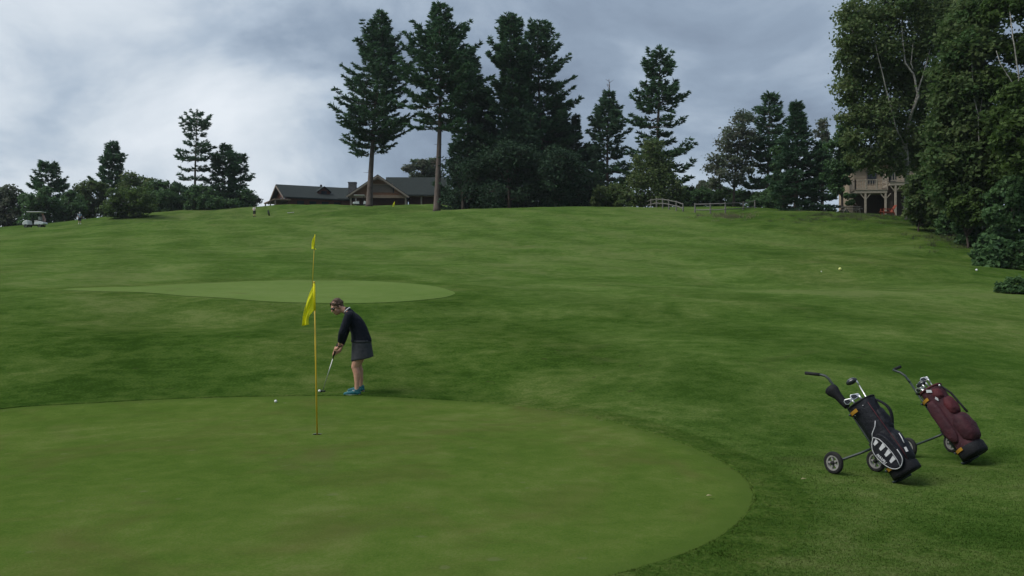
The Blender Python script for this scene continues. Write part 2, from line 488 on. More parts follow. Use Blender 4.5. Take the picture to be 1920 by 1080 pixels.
    if blades:
        nv = N('ShaderNodeCombineXYZ'); nv.inputs[2].default_value = 1; nv.inputs[1].default_value = -0.1
        L(nv.outputs[0], b.inputs['Normal'])
    else:
        bp = N('ShaderNodeBump'); bp.inputs['Strength'].default_value = 0.5 if fine == 1 else 0.3; bp.inputs['Distance'].default_value = 0.03
        h = mth('ADD', mth('MULTIPLY', fin, 0.5), mth('MULTIPLY', small, 0.8)); L(h, bp.inputs['Height']); L(bp.outputs[0], b.inputs['Normal'])
    if blades:
        tr = N('ShaderNodeBsdfTranslucent'); L(c, tr.inputs['Color']); L(nv.outputs[0], tr.inputs['Normal'])
        mxs = N('ShaderNodeMixShader'); mxs.inputs[0].default_value = 0.3; L(b.outputs[0], mxs.inputs[1]); L(tr.outputs[0], mxs.inputs[2])
        L(mxs.outputs[0], t.nodes['Material Output'].inputs['Surface'])
    MATS[name] = m
    return m
ROUGH = [(0.37, (0.0226, 0.0512, 0.0077)), (0.46, (0.0378, 0.0746, 0.0121)), (0.545, (0.0586, 0.0965, 0.0189)), (0.65, (0.0944, 0.1228, 0.0346))]
FAIR = [(0.37, (0.0435, 0.087, 0.0148)), (0.46, (0.0643, 0.1124, 0.0231)), (0.55, (0.0852, 0.1305, 0.0329)), (0.65, (0.1173, 0.1542, 0.0494))]
GREEN = [(0.37, (0.0555, 0.0993, 0.016)), (0.46, (0.069, 0.1146, 0.0201)), (0.55, (0.084, 0.1259, 0.0254)), (0.65, (0.1126, 0.145, 0.0401))]
FARG = [(0.3, (0.0876, 0.1454, 0.0338)), (0.5, (0.11, 0.1657, 0.044)), (0.7, (0.1306, 0.184, 0.0559))]
m_ground = grass_mat('fairway_and_rough_grass', ROUGH, FAIR, streak=True)
m_blade = grass_mat('grass_blades', [(p_, tuple(1.3 * x_ for x_ in c_)) for p_, c_ in ROUGH], None, blades=True)
m_fringe = grass_mat('fringe_grass', ROUGH, None)
m_green = grass_mat('putting_green_grass', GREEN, None, fine=2.0, ringed=True)
m_green2 = grass_mat('upper_green_grass', FARG, None, fine=2.0)

# ------------------------------------------------------------------ putting green outlines
def catmull(P, n, closed=True):
    P = [Vector(p) for p in P]; out_ = []; m_ = len(P)
    for i in range(m_):
        a, b_, c, d = P[(i - 1) % m_], P[i], P[(i + 1) % m_], P[(i + 2) % m_]
        for k in range(n):
            t = k / n
            out_.append(0.5 * ((2 * b_) + (c - a) * t + (2 * a - 5 * b_ + 4 * c - d) * t * t + (3 * b_ - a - 3 * c + d) * t ** 3))
    return out_
HOLE = hit(595, 815)
g_px = [(0,768),(150,758),(300,750),(450,745),(600,743),(750,746),(900,755),(1000,766),(1100,782),(1200,806),(1300,840),(1375,880),(1414,922),(1408,958),(1370,998),(1300,1037),(1170,1078)]
gp = [hit(x, y) for x, y in g_px]
gp = [Vector((p.x, p.y, 0)) for p in gp] + [Vector((-0.3, 4.7, 0)), Vector((-2.6, 4.5, 0)), Vector((-5.2, 5.2, 0)), Vector((-7.8, 6.8, 0)), Vector((-9.6, 9.2, 0)), Vector((-9.4, 11.3, 0))]
OUT1 = catmull(gp, 10)
G2C = at(592, 28.3)
g2_px = [(118,543),(240,538),(330,534),(450,528.5),(560,526),(680,527),(780,533),(840,544),(850,553),(790,563),(690,568.5),(560,568),(430,560),(310,552),(200,547)]
OUT2 = catmull([Vector((*hit(x, y, 15)[:2], 0)) for x, y in g2_px], 12)
def resample_polar(outline, c, n):
    """outline as radius over angle round c"""
    an = np.array([math.atan2(p.y - c.y, p.x - c.x) for p in outline]); rr = np.array([math.hypot(p.y - c.y, p.x - c.x) for p in outline])
    o = np.argsort(an); an, rr = an[o], rr[o]
    th = np.linspace(-math.pi, math.pi, n, endpoint=False)
    return th, np.interp(th, an, rr, period=2 * math.pi)
def green_sheet(name, outline, c, r0, n, rings, m, lift):
    th, rr = resample_polar(outline, c, n)
    fr = 1 - (1 - np.linspace(0, 1, rings)) ** 1.5
    V = []; 
    rad = r0 + (rr[None, :] - r0) * fr[:, None]
    X = c.x + rad * np.cos(th)[None]; Y = c.y + rad * np.sin(th)[None]
    Z = ground(X, Y) + lift
    V = np.stack([X, Y, Z], -1).reshape(-1, 3)
    i, k = np.meshgrid(np.arange(rings - 1), np.arange(n), indexing='ij')
    a = i * n + k; b = i * n + (k + 1) % n
    F = np.stack([a, b, b + n, a + n], -1).reshape(-1, 4)
    de = (rr[None, :] - rad); worn = np.exp(-((de - 1.45) / 0.12) ** 2) + 0.6 * np.exp(-((de - 0.55) / 0.09) ** 2) + 0.35 * np.exp(-((de - 2.6) / 0.16) ** 2)
    worn = worn * (0.35 + 0.65 * np.clip(np.cos(th + 0.35), 0, 1))[None, :]
    ob = np_mesh(name, V, F, m, smooth=True, tint=worn.ravel(), attr='worn')
    ea_ = ob.data.attributes.new('edge', 'FLOAT', 'POINT'); ea_.data.foreach_set('value', np.clip(1.15 - de / 0.30, 0, 1).astype(np.float32).ravel())
    return ob, th, rr
def collar(name, c, th, rr, lift, h, width, m):
    n = len(th); prof = [(0.0, lift - 0.012), (0.0, lift + h * 0.9), (0.02, lift + h), (width * 0.35, lift + h * 0.7), (width, 0.0015)]
    jit = rng.normal(0, 0.012, n)
    V = []
    for o_, z_ in prof:
        r_ = rr + o_ + jit * (1 if o_ < 0.05 else 0)
        X = c.x + r_ * np.cos(th); Y = c.y + r_ * np.sin(th)
        V.append(np.stack([X, Y, ground(X, Y) + z_ + (rng.normal(0, h * 0.12, n) if z_ > lift else 0)], -1))
    V = np.concatenate(V); q = len(prof)
    i, k = np.meshgrid(np.arange(q - 1), np.arange(n), indexing='ij')
    a = i * n + k; b = i * n + (k + 1) % n
    return np_mesh(name, V, np.stack([a, b, b + n, a + n], -1).reshape(-1, 4), m, smooth=True)
g1, th1, rr1 = green_sheet('putting_green', OUT1, HOLE, 0.056, 360, 110, m_green, 0.006)
tag(g1, 'smooth pale putting green with the hole and near flagstick', 'green', kind='structure')
c1 = collar('green_fringe', HOLE, th1, rr1, 0.006, 0.014, 0.50, m_fringe)
tag(c1, 'darker longer grass fringe round the near putting green', 'fringe', kind='structure')
g2, th2, rr2 = green_sheet('upper_putting_green', OUT2, G2C, 0.0, 240, 40, m_green2, 0.010)
tag(g2, 'small pale putting green on the bank behind the golfer', 'green', kind='structure')

# ------------------------------------------------------------------ ground sheet
def axis_vals(lo, hi, fine, flo, fhi, grow):
    v = list(np.arange(flo, fhi + 1e-6, fine)); s = fine
    while v[-1] < hi: s *= grow; v.append(v[-1] + s)
    s = fine; a = [flo]
    while a[-1] > lo: s *= grow; a.append(a[-1] - s)
    return np.array(sorted(set([round(x, 4) for x in a[1:] + v])))
XS = axis_vals(-2600, 2600, 0.33, -16, 16, 1.045)
YS = axis_vals(-900, 3500, 0.30, 3, 34, 1.028)
GX, GY = np.meshgrid(XS, YS)
GZ = ground(GX, GY)
def in_polar(x, y, c, th, rr, margin):
    a = np.arctan2(y - c.y, x - c.x); r = np.hypot(x - c.x, y - c.y)
    return r < np.interp(a, th, rr, period=2 * math.pi) - margin
# mown fairway (1) and longer rough (0)
def smooth01(v, a, b):
    t = np.clip((v - a) / (b - a), 0, 1); return t * t * (3 - 2 * t)
def mow_map(x, y):
    px = 960 + FPX * x / np.maximum(y, 1.0)
    f = smooth01(y, 17.5, 31)
    f *= 1 - 0.85 * smooth01(px, 1330, 1560) * smooth01(y, 26, 40)  # wild rough by the right-hand trees; its darker colour also stands for shade there
    f *= 1 - 0.5 * smooth01(np.abs(px - 1440), 180, 20) * smooth01(y, 60, 80)
    f = np.maximum(f, 0.45 * smooth01(px, 980, 1300) * (1 - smooth01(y, 24, 34)))
    A_, B_ = hit(1290, 418, 20), hit(1660, 466, 20)
    ab = np.array([B_.x - A_.x, B_.y - A_.y]); tt_ = np.clip(((x - A_.x) * ab[0] + (y - A_.y) * ab[1]) / (ab @ ab), -0.3, 1)
    f = np.maximum(f, 1.1 * np.exp(-(np.hypot(x - A_.x - tt_ * ab[0], y - A_.y - tt_ * ab[1]) / 2.2) ** 2))
    f = f * np.where(y > 100, 1 - 0.35 * smooth01(y, 100, 110), 1)
    a = np.arctan2(y - G2C.y, x - G2C.x); r = np.hypot(x - G2C.x, y - G2C.y) - np.interp(a, th2, rr2, period=2 * math.pi)
    ringd = np.exp(-((r - 0.9) / 0.8) ** 2)
    f = f * (1 - 0.75 * ringd)
    return np.clip(f, 0, 1)
MOW = mow_map(GX, GY)
nx = len(XS)
V = np.stack([GX, GY, GZ], -1).reshape(-1, 3)
i, k = np.meshgrid(np.arange(len(YS) - 1), np.arange(nx - 1), indexing='ij')
a = i * nx + k
F = np.stack([a, a + 1, a + nx + 1, a + nx], -1).reshape(-1, 4)
ins = in_polar(V[:, 0], V[:, 1], HOLE, th1, rr1, 0.45)
F = F[~ins[F].all(1)]
gnd = np_mesh('ground', V, F, m_ground, tint=MOW.ravel(), smooth=True, attr='mow')
tag(gnd, 'grassy golf course hillside with fairway and rough', 'ground', kind='structure')

# ------------------------------------------------------------------ buildings
def wood(name, c1, c2, stretch=(1, 1, 12)): return mat(name, c1, c2, scale=3.0, rough=0.8, bump=0.2, bscale=9, stretch=stretch)
m_shingle = mat('green_roof_shingle', (0.019, 0.027, 0.024), (0.012, 0.018, 0.017), scale=1.6, rough=0.85, bump=0.3, bscale=7, stretch=(1, 1, 3))
m_logwall = wood('brown_log_wall', (0.130, 0.050, 0.034), (0.080, 0.030, 0.022))
m_gablebd = wood('reddish_gable_board', (0.235, 0.115, 0.065), (0.165, 0.080, 0.048), (1, 1, 10))
m_panel = wood('grey_brown_panel', (0.165, 0.130, 0.115), (0.130, 0.100, 0.090), (8, 8, 1))
m_trim = wood('weathered_trim', (0.26, 0.22, 0.18), (0.19, 0.16, 0.135), (4, 4, 1))
m_beam = wood('tan_beam', (0.26, 0.185, 0.135), (0.20, 0.14, 0.10), (1, 4, 4))
m_stone = mat('chimney_stone', (0.115, 0.115, 0.115), (0.065, 0.065, 0.068), scale=4, rough=0.9, bump=0.6, bscale=5)
m_dark = mat('shaded_interior', (0.030, 0.024, 0.022), (0.020, 0.017, 0.016), scale=2, rough=0.9)
m_glass = mat('window_glass', (0.035, 0.042, 0.048), (0.025, 0.030, 0.036), scale=0.7, rough=0.08, spec=0.6)

class Frame:
    """local building axes: u along the front, v into depth, z up"""
    def __init__(s, o, ang): s.o = Vector(o); s.u = Vector((math.cos(ang), math.sin(ang), 0)); s.v = Vector((-math.sin(ang), math.cos(ang), 0)); s.rot = Matrix.Rotation(ang, 3, 'Z')
    def p(s, u, v, z): return s.o + s.u * u + s.v * v + Vector((0, 0, z))
    def box(s, mb, u0, u1, v0, v1, z0, z1): return mb.box(s.p((u0 + u1) / 2, (v0 + v1) / 2, (z0 + z1) / 2), (abs(u1 - u0), abs(v1 - v0), abs(z1 - z0)), s.rot)

def gable_roof(parent, fr, axis, a0, a1, c, half, ze, zr, over, name='roof', th=0.22):
    """two pitched slabs; ridge along axis 'u' or 'v' from a0 to a1, centred at c"""
    out_ = []
    for s in (-1, 1):
        def q(t, a, dz):
            w = c + s * t * (half + over); z = zr - (zr - ze) * t * (half + over) / half + dz
            return fr.p(a, w, z) if axis == 'u' else fr.p(w, a, z)
        mb = MB()
        poly = [q(0, a0, 0), q(0, a1, 0), q(1, a1, 0), q(1, a0, 0)]
        mb.prism(poly, (0, 0, th))
        out_.append(mb.build(name, m_shingle, parent))
    return out_
def rake(parent, fr, axis, a, c, half, ze, zr, over, m, w=0.28, drop=0.06):
    for s in (-1, 1):
        t = (half + over) / half
        z1 = zr - (zr - ze) * t
        p0 = (a, c, zr - drop); p1 = (a, c + s * (half + over), z1 - drop)
        P = [fr.p(*p0), fr.p(*p1)] if axis == 'u' else [fr.p(c, a, zr - drop), fr.p(c + s * (half + over), a, z1 - drop)]
        MB().bar(P[0], P[1], 0.10, w).build('rake_board', m, parent)

# ---- clubhouse
base = at(705, 154); base.z = 14.35
club = thing('clubhouse', 'long brown timber clubhouse with green shingle roofs on the hilltop', 'building', base)
# main block, gable towards the camera
DM = 152.0
def ux(px, d=DM): return (px - 960) / FPX * d
fm = Frame((ux(709), DM, 0), R(4))
ze, zr = zpix(364.5, DM), zpix(330.5, DM)
halfm = 4.55
gable_roof(club, fm, 'v', -0.9, 13, 0, halfm, ze, zr, 0.7)
rake(club, fm, 'v', -0.92, 0, halfm, ze, zr, 0.72, m_trim)
fl = base.z - 0.5
MB().prism([fm.p(-halfm, 0, ze - 0.35), fm.p(halfm, 0, ze - 0.35), fm.p(halfm, 0, ze), fm.p(0, 0, zr - 0.1), fm.p(-halfm, 0, ze)], fm.v * 0.25).build('gable_wall', m_gablebd, club)
b = MB(); fm.box(b, -1.9, 2.45, -0.08, -0.003, ze + 0.35, ze + 1.62); b.build('gable_panel', m_panel, club)
b = MB(); fm.box(b, -1.95, 2.5, -0.12, -0.004, ze + 1.64, ze + 1.82); b.build('gable_beam', m_beam, club)
b = MB(); fm.box(b, -4.9, 4.9, -0.25, -0.01, ze - 0.62, ze - 0.10); b.build('front_beam', m_beam, club)
b = MB(); fm.box(b, 2.5, 2.68, -0.10, -0.004, ze + 0.3, ze + 1.3); b.build('window', m_glass, club)
for u in (-4.6, 4.7):
    b = MB(); fm.box(b, u - 0.14, u + 0.14, -0.24, 0.04, fl, ze - 0.6); b.build('porch_post', m_trim, club)
for s_ in (-1, 1):   # bracket under the gable peak
    MB().bar(fm.p(s_ * 0.75, -0.75, zr - 0.78), fm.p(0, -0.75, zr - 0.45), 0.14, 0.14).build('gable_bracket', m_trim, club)
b = MB(); fm.box(b, -4.3, 4.3, 3.0, 3.2, fl, ze - 0.4); b.build('porch_back_wall', m_logwall, club)
for u in (-3.0, -1.0, 1.4, 3.2):
    b = MB(); fm.box(b, u - 0.55, u + 0.55, 2.94, 2.99, fl + 0.4, fl + 1.9); b.build('window', m_glass, club)
b = MB(); fm.box(b, -4.5, 4.5, 3.3, 12.4, fl, ze); b.build('wall', m_logwall, club)
# right cross wing with open porch
fr_ = Frame((ux(768), DM + 1.0, 0), R(2))
ze2, zr2 = zpix(362.5, DM), zpix(334.5, DM + 5)
gable_roof(club, fr_, 'u', -4.6, 6.6, 4.2, 4.2, ze2, zr2, 0.5)
b = MB(); fr_.box(b, -0.3, 6.2, 0.1, 0.3, ze2 - 0.45, ze2 - 0.12); b.build('porch_beam', m_beam, club)
for u in (1.9, 6.0):
    b = MB(); fr_.box(b, u - 0.12, u + 0.12, 0.05, 0.29, fl, ze2 - 0.45); b.build('porch_post', m_trim, club)
b = MB(); fr_.box(b, -0.5, 6.2, 3.0, 8.2, fl, ze2); b.build('wall', m_logwall, club)
MB().prism([fr_.p(6.2, 0.4, ze2), fr_.p(6.2, 8, ze2), fr_.p(6.2, 4.2, zr2 - 0.1)], fr_.u * 0.2).build('gable_wall', m_logwall, club)
b = MB(); fr_.box(b, 0.6, 1.9, 2.93, 2.99, fl, fl + 2.0); b.build('door', m_glass, club)
# lean-to past the second pine
b = MB(); b.prism([fr_.p(6.6, 1.0, ze2 - 0.1), fr_.p(10.2, 1.0, ze2 - 0.95), fr_.p(10.2, 6.5, ze2 - 0.95), fr_.p(6.6, 6.5, ze2 - 0.1)], (0, 0, 0.16)); b.build('lean_to_roof', m_shingle, club)
b = MB(); fr_.box(b, 6.5, 9.9, 1.3, 6.2, fl - 0.3, ze2 - 1.0); b.build('wall', m_logwall, club)
# left wing: gable end looking left, ridge running right
DW = 157.0
fw = Frame(((540 - 960) / FPX * 154.0, 154.0, 0), R(27))
zew, zrw = zpix(369.5, 154.5), zpix(347, 158)
hw = 5.6
LW = 15.5
gable_roof(club, fw, 'u', -0.9, LW, hw, hw, zew, zrw, 0.6)
rake(club, fw, 'u', -0.92, hw, hw, zew, zrw, 0.62, m_trim)
MB().prism([fw.p(0, 0.05, fl - 0.6), fw.p(0, 2 * hw - 0.05, fl - 0.6), fw.p(0, 2 * hw - 0.05, zew), fw.p(0, hw, zrw - 0.1), fw.p(0, 0.05, zew)], fw.u * 0.25).build('gable_wall', m_logwall, club)
b = MB(); fw.box(b, 0.3, LW, 0.2, 2 * hw - 0.2, fl - 0.6, zew - 0.1); b.build('wall', m_logwall, club)
for u in (2.2, 4.4, 6.6, 8.8, 11):
    b = MB(); fw.box(b, u - 0.6, u + 0.6, 0.12, 0.19, fl + 0.5, zew - 0.6); b.build('window', m_glass, club)
for v_, w_ in ((hw, 0.7), (hw - 2.6, 0.5), (hw + 2.6, 0.5)):
    b = MB(); fw.box(b, -0.06, -0.005, v_ - w_, v_ + w_, zew - 0.6, zew + 0.4); b.build('window', m_glass, club)
b = MB(); fw.box(b, -2.6, 0.2, -1.2, 7.5, zew - 0.72, zew - 0.52); b.build('entry_canopy', m_beam, club)
for v_ in (-1.0, 3.0, 7.2):
    b = MB(); fw.box(b, -2.5, -2.3, v_ - 0.1, v_ + 0.1, fl - 0.8, zew - 0.72); b.build('canopy_post', m_trim, club)
# low side roof at the far left
b = MB(); b.prism([fw.p(0.5, 2 * hw + 0.3, zew + 0.1), fw.p(6, 2 * hw + 0.3, zew + 0.1), fw.p(6, 2 * hw + 4.0, zew - 1.9), fw.p(0.5, 2 * hw + 4.0, zew - 1.9)], (0, 0, 0.18)); b.build('side_roof', m_shingle, club)
# dormer on the left wing
dz = zrw - (zrw - zew) * 0.42
fd = Frame(fw.p(6.8, hw * 0.42, 0), R(27))
for s in (-1, 1):
    MB().prism([fd.p(0, -1.0, dz + 0.75), fd.p(0, 2.4, dz + 0.75), fd.p(s * 1.25, 2.4, dz - 0.2), fd.p(s * 1.25, -1.0, dz - 0.2)], (0, 0, 0.14)).build('dormer_roof', m_shingle, club)
MB().prism([fd.p(-1.1, -0.6, dz - 0.9), fd.p(1.1, -0.6, dz - 0.9), fd.p(1.1, -0.6, dz - 0.1), fd.p(0, -0.6, dz + 0.7), fd.p(-1.1, -0.6, dz - 0.1)], fd.v * 1.8).build('dormer', m_logwall, club)
b = MB(); fd.box(b, -0.5, 0.5, -0.66, -0.61, dz - 0.65, dz + 0.05); b.build('window', m_glass, club)
# link roof that sags between wing and main block, and the chimneys
fk = Frame((ux(596, 158), 158, 0), R(0))
gable_roof(club, fk, 'u', 0, 10.5, 4.6, 4.6, zpix(372.5, 158), zpix(353.5, 162), 0.5)
b = MB(); fk.box(b, 0.4, 10, 0.6, 8, fl - 0.3, zpix(373, 158)); b.build('wall', m_logwall, club)
ch = at(661, 160)
b = MB(); b.box((ch.x, 160, zpix(352, 160)), (1.35, 1.1, 1.9)); b.box((ch.x, 160, zpix(342.6, 160)), (1.5, 1.25, 0.16)); b.build('chimney', m_stone, club)
ch = at(602, 163)
b = MB(); b.box((ch.x, 163, zpix(353, 163)), (0.35, 0.35, 1.3)); b.build('vent_pipe', m_stone, club)

# ---- house with raised deck
m_tan = wood('tan_siding', (0.42, 0.34, 0.25), (0.35, 0.28, 0.205), (1, 1, 9))
m_deck = wood('grey_tan_deck_wood', (0.36, 0.315, 0.255), (0.28, 0.24, 0.195), (2, 2, 2))
m_skirt_shade = wood('brown_skirt_and_deck_shade', (0.085, 0.060, 0.046), (0.06, 0.044, 0.035), (6, 6, 1))
DH = 90.0
def hx(px, d=DH): return (px - 960) / FPX * d
hb = at(1655, 93)
house = thing('house', 'tan house with raised wooden deck half hidden behind the birch', 'house', hb)
fh = Frame((hx(1640), DH + 2.2, 0), R(-8))
zd1, zd2 = zpix(355.5, DH), zpix(342.5, DH)
b = MB(); fh.box(b, -1.2, 9.0, 0, 7, hb.z - 0.6, zd1 + 3.1); b.build('wall', m_tan, house)
for k in range(9):      # siding boards
    b = MB(); fh.box(b, -1.26, 9.0, -0.05, -0.003, zd1 + 0.1 + k * 0.33, zd1 + 0.40 + k * 0.33); b.build('siding_board', m_tan, house)
b = MB(); fh.box(b, -1.28, 9.02, -0.06, -0.008, hb.z - 0.6, zd1 - 0.02); b.build('deck_shade_panel', m_skirt_shade, house)  # dark board over the lower wall, its colour stands for shade under the deck
gable_roof(house, fh, 'u', -1.9, 9.6, 3.5, 3.5, zd1 + 3.1, zd1 + 5.2, 0.7)
for u0, u1 in ((0.0, 1.1), (1.9, 3.0), (4.6, 5.8)):
    b = MB(); fh.box(b, u0, u1, -0.10, -0.055, zd1 + 0.75, zd1 + 2.1); wf = b.build('window', m_trim, house)
    b = MB(); fh.box(b, u0 + 0.1, u1 - 0.1, -0.125, -0.103, zd1 + 0.85, zd1 + 2.0); b.build('pane', m_glass, wf)
def deck(u0, u1, v0, v1, zt, posts, name):
    b = MB(); fh.box(b, u0, u1, v0, v1, zt - 0.36, zt - 0.05); dk = b.build(name, m_deck, house)
    n = int((u1 - u0) / 0.14)
    b = MB(); fh.box(b, u0 - 0.06, u1 + 0.06, v0 - 0.06, v1, zt - 0.046, zt); b.build('deck_floor', m_deck, dk)
    for u, v in posts:
        g = gz(*fh.p(u, v, 0)[:2])
        b = MB(); fh.box(b, u - 0.09, u + 0.09, v - 0.09, v + 0.09, g - 0.1, zt - 0.36); b.build('post', m_deck, dk)
        for s in (-1, 1):
            MB().bar(fh.p(u + s * 0.06, v, zt - 0.95), fh.p(u + s * 0.5, v, zt - 0.40), 0.09, 0.09).build('brace', m_deck, dk)
    for seg in (((u0, v0), (u1, v0)), ((u0, v0), (u0, v1))):
        p, q = seg
        A = fh.p(*p, zt); B = fh.p(*q, zt); L = (B - A).length
        MB().bar(A + Vector((0, 0, 0.98)), B + Vector((0, 0, 0.98)), 0.10, 0.06).build('top_rail', m_deck, dk)
        MB().bar(A + Vector((0, 0, 0.14)), B + Vector((0, 0, 0.14)), 0.05, 0.08).build('bottom_rail', m_deck, dk)
        m_ = max(2, round(L / 1.2))
        for k in range(m_ + 1):
            P = A.lerp(B, k / m_)
            MB().bar(P, P + Vector((0, 0, 1.06)), 0.11, 0.11, (1, 0, 0)).build('rail_post', m_deck, dk)
        m_ = round(L / 0.24)
        for k in range(1, m_):
            P = A.lerp(B, k / m_)
            MB().bar(P + Vector((0, 0, 0.17)), P + Vector((0, 0, 0.95)), 0.045, 0.045, (1, 0, 0)).build('baluster', m_deck, dk)
deck(-1.6, 1.5, -2.3, -0.1, zd1, ((-0.6, -2.2), (1.35, -2.2)), 'lower_deck')
deck(1.6, 4.6, -2.7, -0.1, zd2, ((2.2, -2.6), (4.4, -2.6)), 'upper_deck')
b = MB(); fh.box(b, 1.52, 2.1, -2.0, -0.1, hb.z - 0.5, zd2 - 0.37); b.build('skirt_board', m_skirt_shade, house)

# ------------------------------------------------------------------ rail fences
m_rail = wood('weathered_grey_rail', (0.185, 0.175, 0.165), (0.125, 0.120, 0.113), (2, 2, 2))
def fence(label, posts, rails):
    base_ = Vector(posts[len(posts) // 2][0])
    f = thing('rail_fence', label, 'fence', base_, 'rail fences by the wood')
    for g, top in posts:
        g = Vector(g)
        b = MB(); b.tube([g - Vector((0, 0, 0.15)), Vector((g.x, g.y, top))], [0.085, 0.075], 7); b.build('post', m_rail, f)
    for i in range(len(posts) - 1):
        (g0, t0), (g1, t1) = posts[i], posts[i + 1]
        for fr0 in rails:
            a_ = Vector((g0[0], g0[1] - 0.07, t0 - fr0)); c_ = Vector((g1[0], g1[1] - 0.07, t1 - fr0))
            mid_ = (a_ + c_) / 2 + Vector((0, 0, random.uniform(-0.03, 0.01)))
            MB().tube([a_, mid_, c_], [0.05, 0.058, 0.05], 6).build('rail', m_rail, f)
    return f
pl = []
for px_, pyt, d in ((1183.5,381,108),(1192,380,107),(1200.7,379,106),(1210,376.6,104.5),(1220.5,373.4,103),(1231,371.4,101),(1242.5,371.8,99.5),(1254,373.5,98.3),(1268,376.3,97),(1280.6,381,95.8)):
    g = at(px_, d); pl.append((g, max(zpix(pyt, d), g.z + 0.75)))
fence('curving rail fence rising over the crest below the birch', pl, (0.12, 0.58))
pl = []
for px_, pyt, d in ((1303,381,94),(1332,380.5,93),(1360,379.5,92.5),(1394,378.7,95),(1415.5,377,97.5)):
    g = at(px_, d); pl.append((g, max(zpix(pyt, d), g.z + 0.9)))
fence('straight two-rail fence in front of the sparse airy tree', pl, (0.12, 0.72))

# ------------------------------------------------------------------ trees
m_bark = mat('grey_brown_bark', (0.105, 0.082, 0.066), (0.055, 0.043, 0.036), scale=3, rough=0.95, bump=0.7, bscale=6, stretch=(2, 2, 0.5))
m_pbark = mat('pine_bark', (0.150, 0.118, 0.102), (0.082, 0.062, 0.054), scale=3, rough=0.95, bump=0.7, bscale=6, stretch=(2, 2, 0.5))
m_birch = mat('white_birch_bark', (0.40, 0.375, 0.335), (0.15, 0.14, 0.125), scale=2.2, rough=0.8, bump=0.3, bscale=8, stretch=(1, 1, 3.2))
m_pine = leaf_mat('pine_needles', (0.0385, 0.0894, 0.047), (0.0898, 0.1814, 0.077), 0.33)
m_pine2 = leaf_mat('sparse_pine_needles', (0.051, 0.107, 0.0668), (0.1081, 0.1927, 0.0981), 0.33)
m_spruce = leaf_mat('spruce_needles', (0.0355, 0.0805, 0.0445), (0.08, 0.1559, 0.0757), 0.3)
m_leaf = leaf_mat('broad_leaves', (0.0616, 0.1222, 0.0363), (0.1437, 0.1828, 0.0686), 0.48)
m_leafd = leaf_mat('dark_broad_leaves', (0.0436, 0.0955, 0.0371), (0.1003, 0.1866, 0.0655), 0.45)
m_leafdd = leaf_mat('very_dark_broad_leaves', (0.0208, 0.045, 0.0247), (0.039, 0.075, 0.0377), 0.3, 0.9)
m_leafy = leaf_mat('yellowish_leaves', (0.048, 0.092, 0.022), (0.105, 0.165, 0.042), 0.48)
m_leafp = leaf_mat('pale_leaves', (0.0821, 0.1341, 0.0657), (0.1496, 0.1496, 0.1163), 0.48)
m_cone = leaf_mat('spruce_with_brown_cones', (0.026, 0.036, 0.018), (0.095, 0.062, 0.028), 0.10)

def tris_from_tufts(C, D, S, k, spread, width, up=0.0):
    """each tuft: k slender triangles fanning round direction D from point C"""
    n = len(C)
    C = np.repeat(C, k, 0); D = np.repeat(D, k, 0); S = np.repeat(S, k)
    d = D + rng.normal(0, spread, (n * k, 3)) * np.array([1, 1, 0.55]); d[:, 2] += up
    d /= np.linalg.norm(d, axis=1, keepdims=True) + 1e-9
    s = np.cross(d, rng.normal(0, 1, (n * k, 3))); s /= np.linalg.norm(s, axis=1, keepdims=True) + 1e-9
    L = (S * rng.uniform(0.7, 1.2, n * k))[:, None]; w = (S * width)[:, None]
    a = C - d * L * 0.15
    V = np.stack([a, C + d * L * 0.45 - s * w * 0.5, C + d * L, C + d * L * 0.45 + s * w * 0.5], 1).reshape(-1, 3)
    F = np.arange(n * k)[:, None] * 4 + np.array([[0, 1, 2, 3]])
    return V, F, np.repeat(np.arange(n), k * 4)

